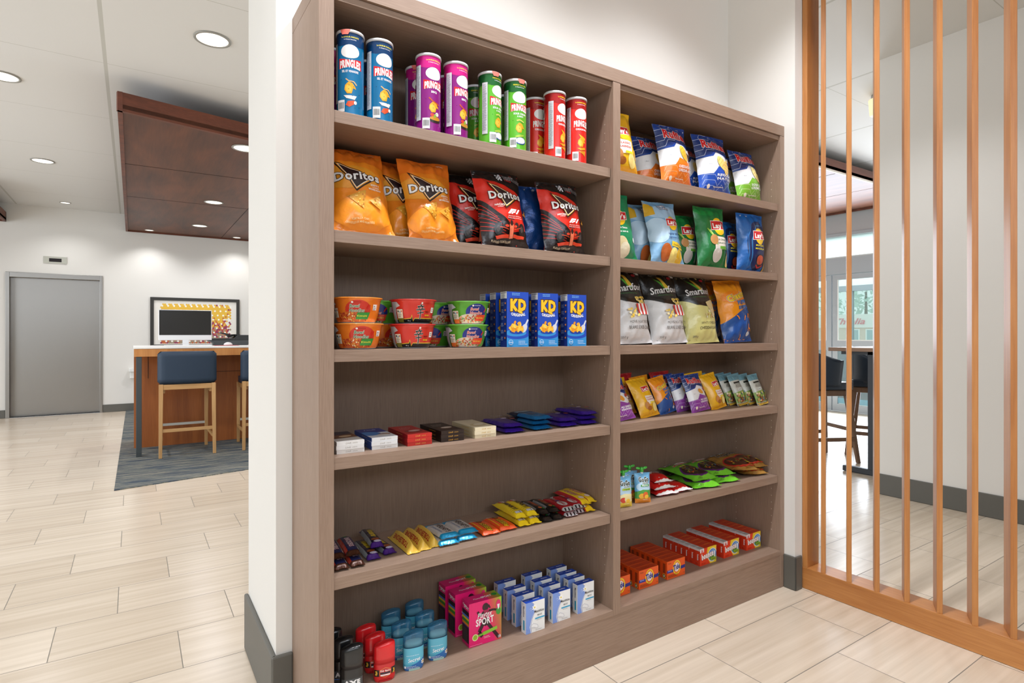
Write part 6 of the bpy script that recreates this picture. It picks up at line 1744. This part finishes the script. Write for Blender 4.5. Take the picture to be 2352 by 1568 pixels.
def d_gumg(a, w, h):
    a.ell(w * .5, h * .34, w * .46, h * .27, '#5a2a6a', n=30); a.ell(w * .5, h * .34, w * .42, h * .235, '#3a2a26', n=30); rnd = random.Random(8)
    for i in range(34): r = rnd.random() * 3; x, y = w * (.5 + rnd.uniform(-.34, .34)), h * (.33 + rnd.uniform(-.17, .17)); a.line([(x, y), (x + .016 * cos(r), y + .016 * sin(r))], .0035, ('#c8642a', '#7a9a34', '#b8a832', '#8a3a2a', '#4a7a9a')[i % 5])
    a.ell(w * .5, h * .74, w * .20, h * .07, '#f0ece6'); a.text('O', w * .5, h * .71, .014, '#c8242a', w=.014, bold=.06); a.text('MAYNARDS', w * .42, h * .62, .012, '#c8242a', w=w * .6, bold=.05, out='#f2f0e8', outw=.05)
    a.rect(w * .1, h * .86, w * .36, h * .93, '#d0d2d0'); a.rect(w * .12, h * .885, w * .34, h * .90, '#4a4a4a'); a.text('SOUR', w * .3, h * .50, .012, '#e8d83a', w=w * .26, bold=.04, rot=.2); a.text('170 g', w * .3, h * .035, .006, '#2a4a14', w=.02)
def d_gold(a, w, h):
    a.ell(w * .5, h * .34, w * .46, h * .27, '#c8302a', n=30); a.ell(w * .5, h * .34, w * .42, h * .235, '#5a3222', n=30); rnd = random.Random(18)
    for i in range(26): a.ell(w * (.5 + rnd.uniform(-.34, .34)), h * (.33 + rnd.uniform(-.17, .17)), .006, .0045, ('#c8402a', '#d88a2a', '#b8a032', '#7a8a34')[i % 4], rnd.random() * 3, 8)
    a.text('HARIBO', w * .5, h * .68, .020, '#1f1814', w=w * .66, bold=.06, out='#e8e0d0', outw=.04); a.rect(w * .1, h * .86, w * .36, h * .93, '#d0d2d0'); a.rect(w * .12, h * .885, w * .34, h * .90, '#4a4a4a'); a.rect(w * .05, h * .08, w * .95, h * .10, '#d8442a')
    a.poly([(w * .70, h * .2), (w, h * .3), (w, h * .12)], '#e8c22c')
kw = dict(seal=.05, nu=22, nv=30, plump=.35, sq=3.2)
mk('nut', .112, .155, .022, '#d42420', '#b81e1c', wrap_art(.112, .155, d_nut), seed=60, crush=.005, **kw)
mk('gumg', .150, .215, .024, '#6cc22c', '#5aa824', wrap_art(.150, .215, d_gumg), seed=61, crush=.006, **kw)
mk('gold', .145, .215, .024, '#a87a34', '#8f662c', wrap_art(.145, .215, d_gold), seed=62, crush=.006, **kw)
G7 = 'candy bags lying on the fifth right shelf'
def lay(des, x, y, dz, rz, label, rx=0, ry=0, sc=None): place(DES[des], 'candy_bag', (x, y, Z5 + dz), (radians(-90 + rx), radians(ry), radians(rz)), label, 'candy bag', G7, sc)
lay('nut', 1.408, .056, .0095, -8, 'red candy bag at the bottom of the red pile'); lay('nut', 1.404, .064, .0315, -4, 'red candy bag in the middle of the red pile'); lay('nut', 1.412, .080, .0535, -12, 'red candy bag on top of the red pile', rx=0, sc=(.8, 1, .8))
lay('nut', 1.500, .054, .0110, -6, 'red candy bag with white edge lying right of the red pile', sc=(.92, 1, .95))
lay('gumg', 1.640, .042, .011, -14, 'bright green gummy bag at the bottom left of the green bags'); lay('gumg', 1.655, .062, .036, -4, 'bright green gummy bag on top at the left', rx=3)
lay('gumg', 1.790, .052, .011, -10, 'bright green gummy bag at the bottom right of the green bags'); lay('gumg', 1.775, .070, .038, -14, 'bright green gummy bag on top at the right', rx=2)
lay('gold', 2.010, .058, .011, -14, 'golden brown gummy bag lying lowest at the right end of the shelf', sc=(.95, 1, 1)); lay('gold', 1.940, .066, .037, -18, 'golden brown gummy bag lying on the middle of the pile', rx=3); lay('gold', 2.025, .062, .041, -6, 'golden brown gummy bag on top at the far right', rx=4, sc=(.95, 1, .98))

# sign on the building outside
def solid_text(t, h, m, name, parent, loc, rot, depth=.02, w=None):
    vs, fs = text_geo(t, .01, .35)
    s = h / .72; nat = max(v[0] for v in vs) - min(v[0] for v in vs); sx = (w / nat) if w else s
    b = B().mat(m); n = len(vs)
    b.add([(x * sx, y * s, 0) for x, y in vs], fs)
    o = b.build(name, parent); o.location = loc; o.rotation_euler = rot
    md = o.modifiers.new('depth', 'SOLIDIFY'); md.thickness = depth
    return o
solid_text("Th'olia", .72, M('#ee8f96', 'matte'), 'sign_lettering', BLD, (-.36, .1, 2.3), (pi / 2, 0, -pi / 2), w=3.4)
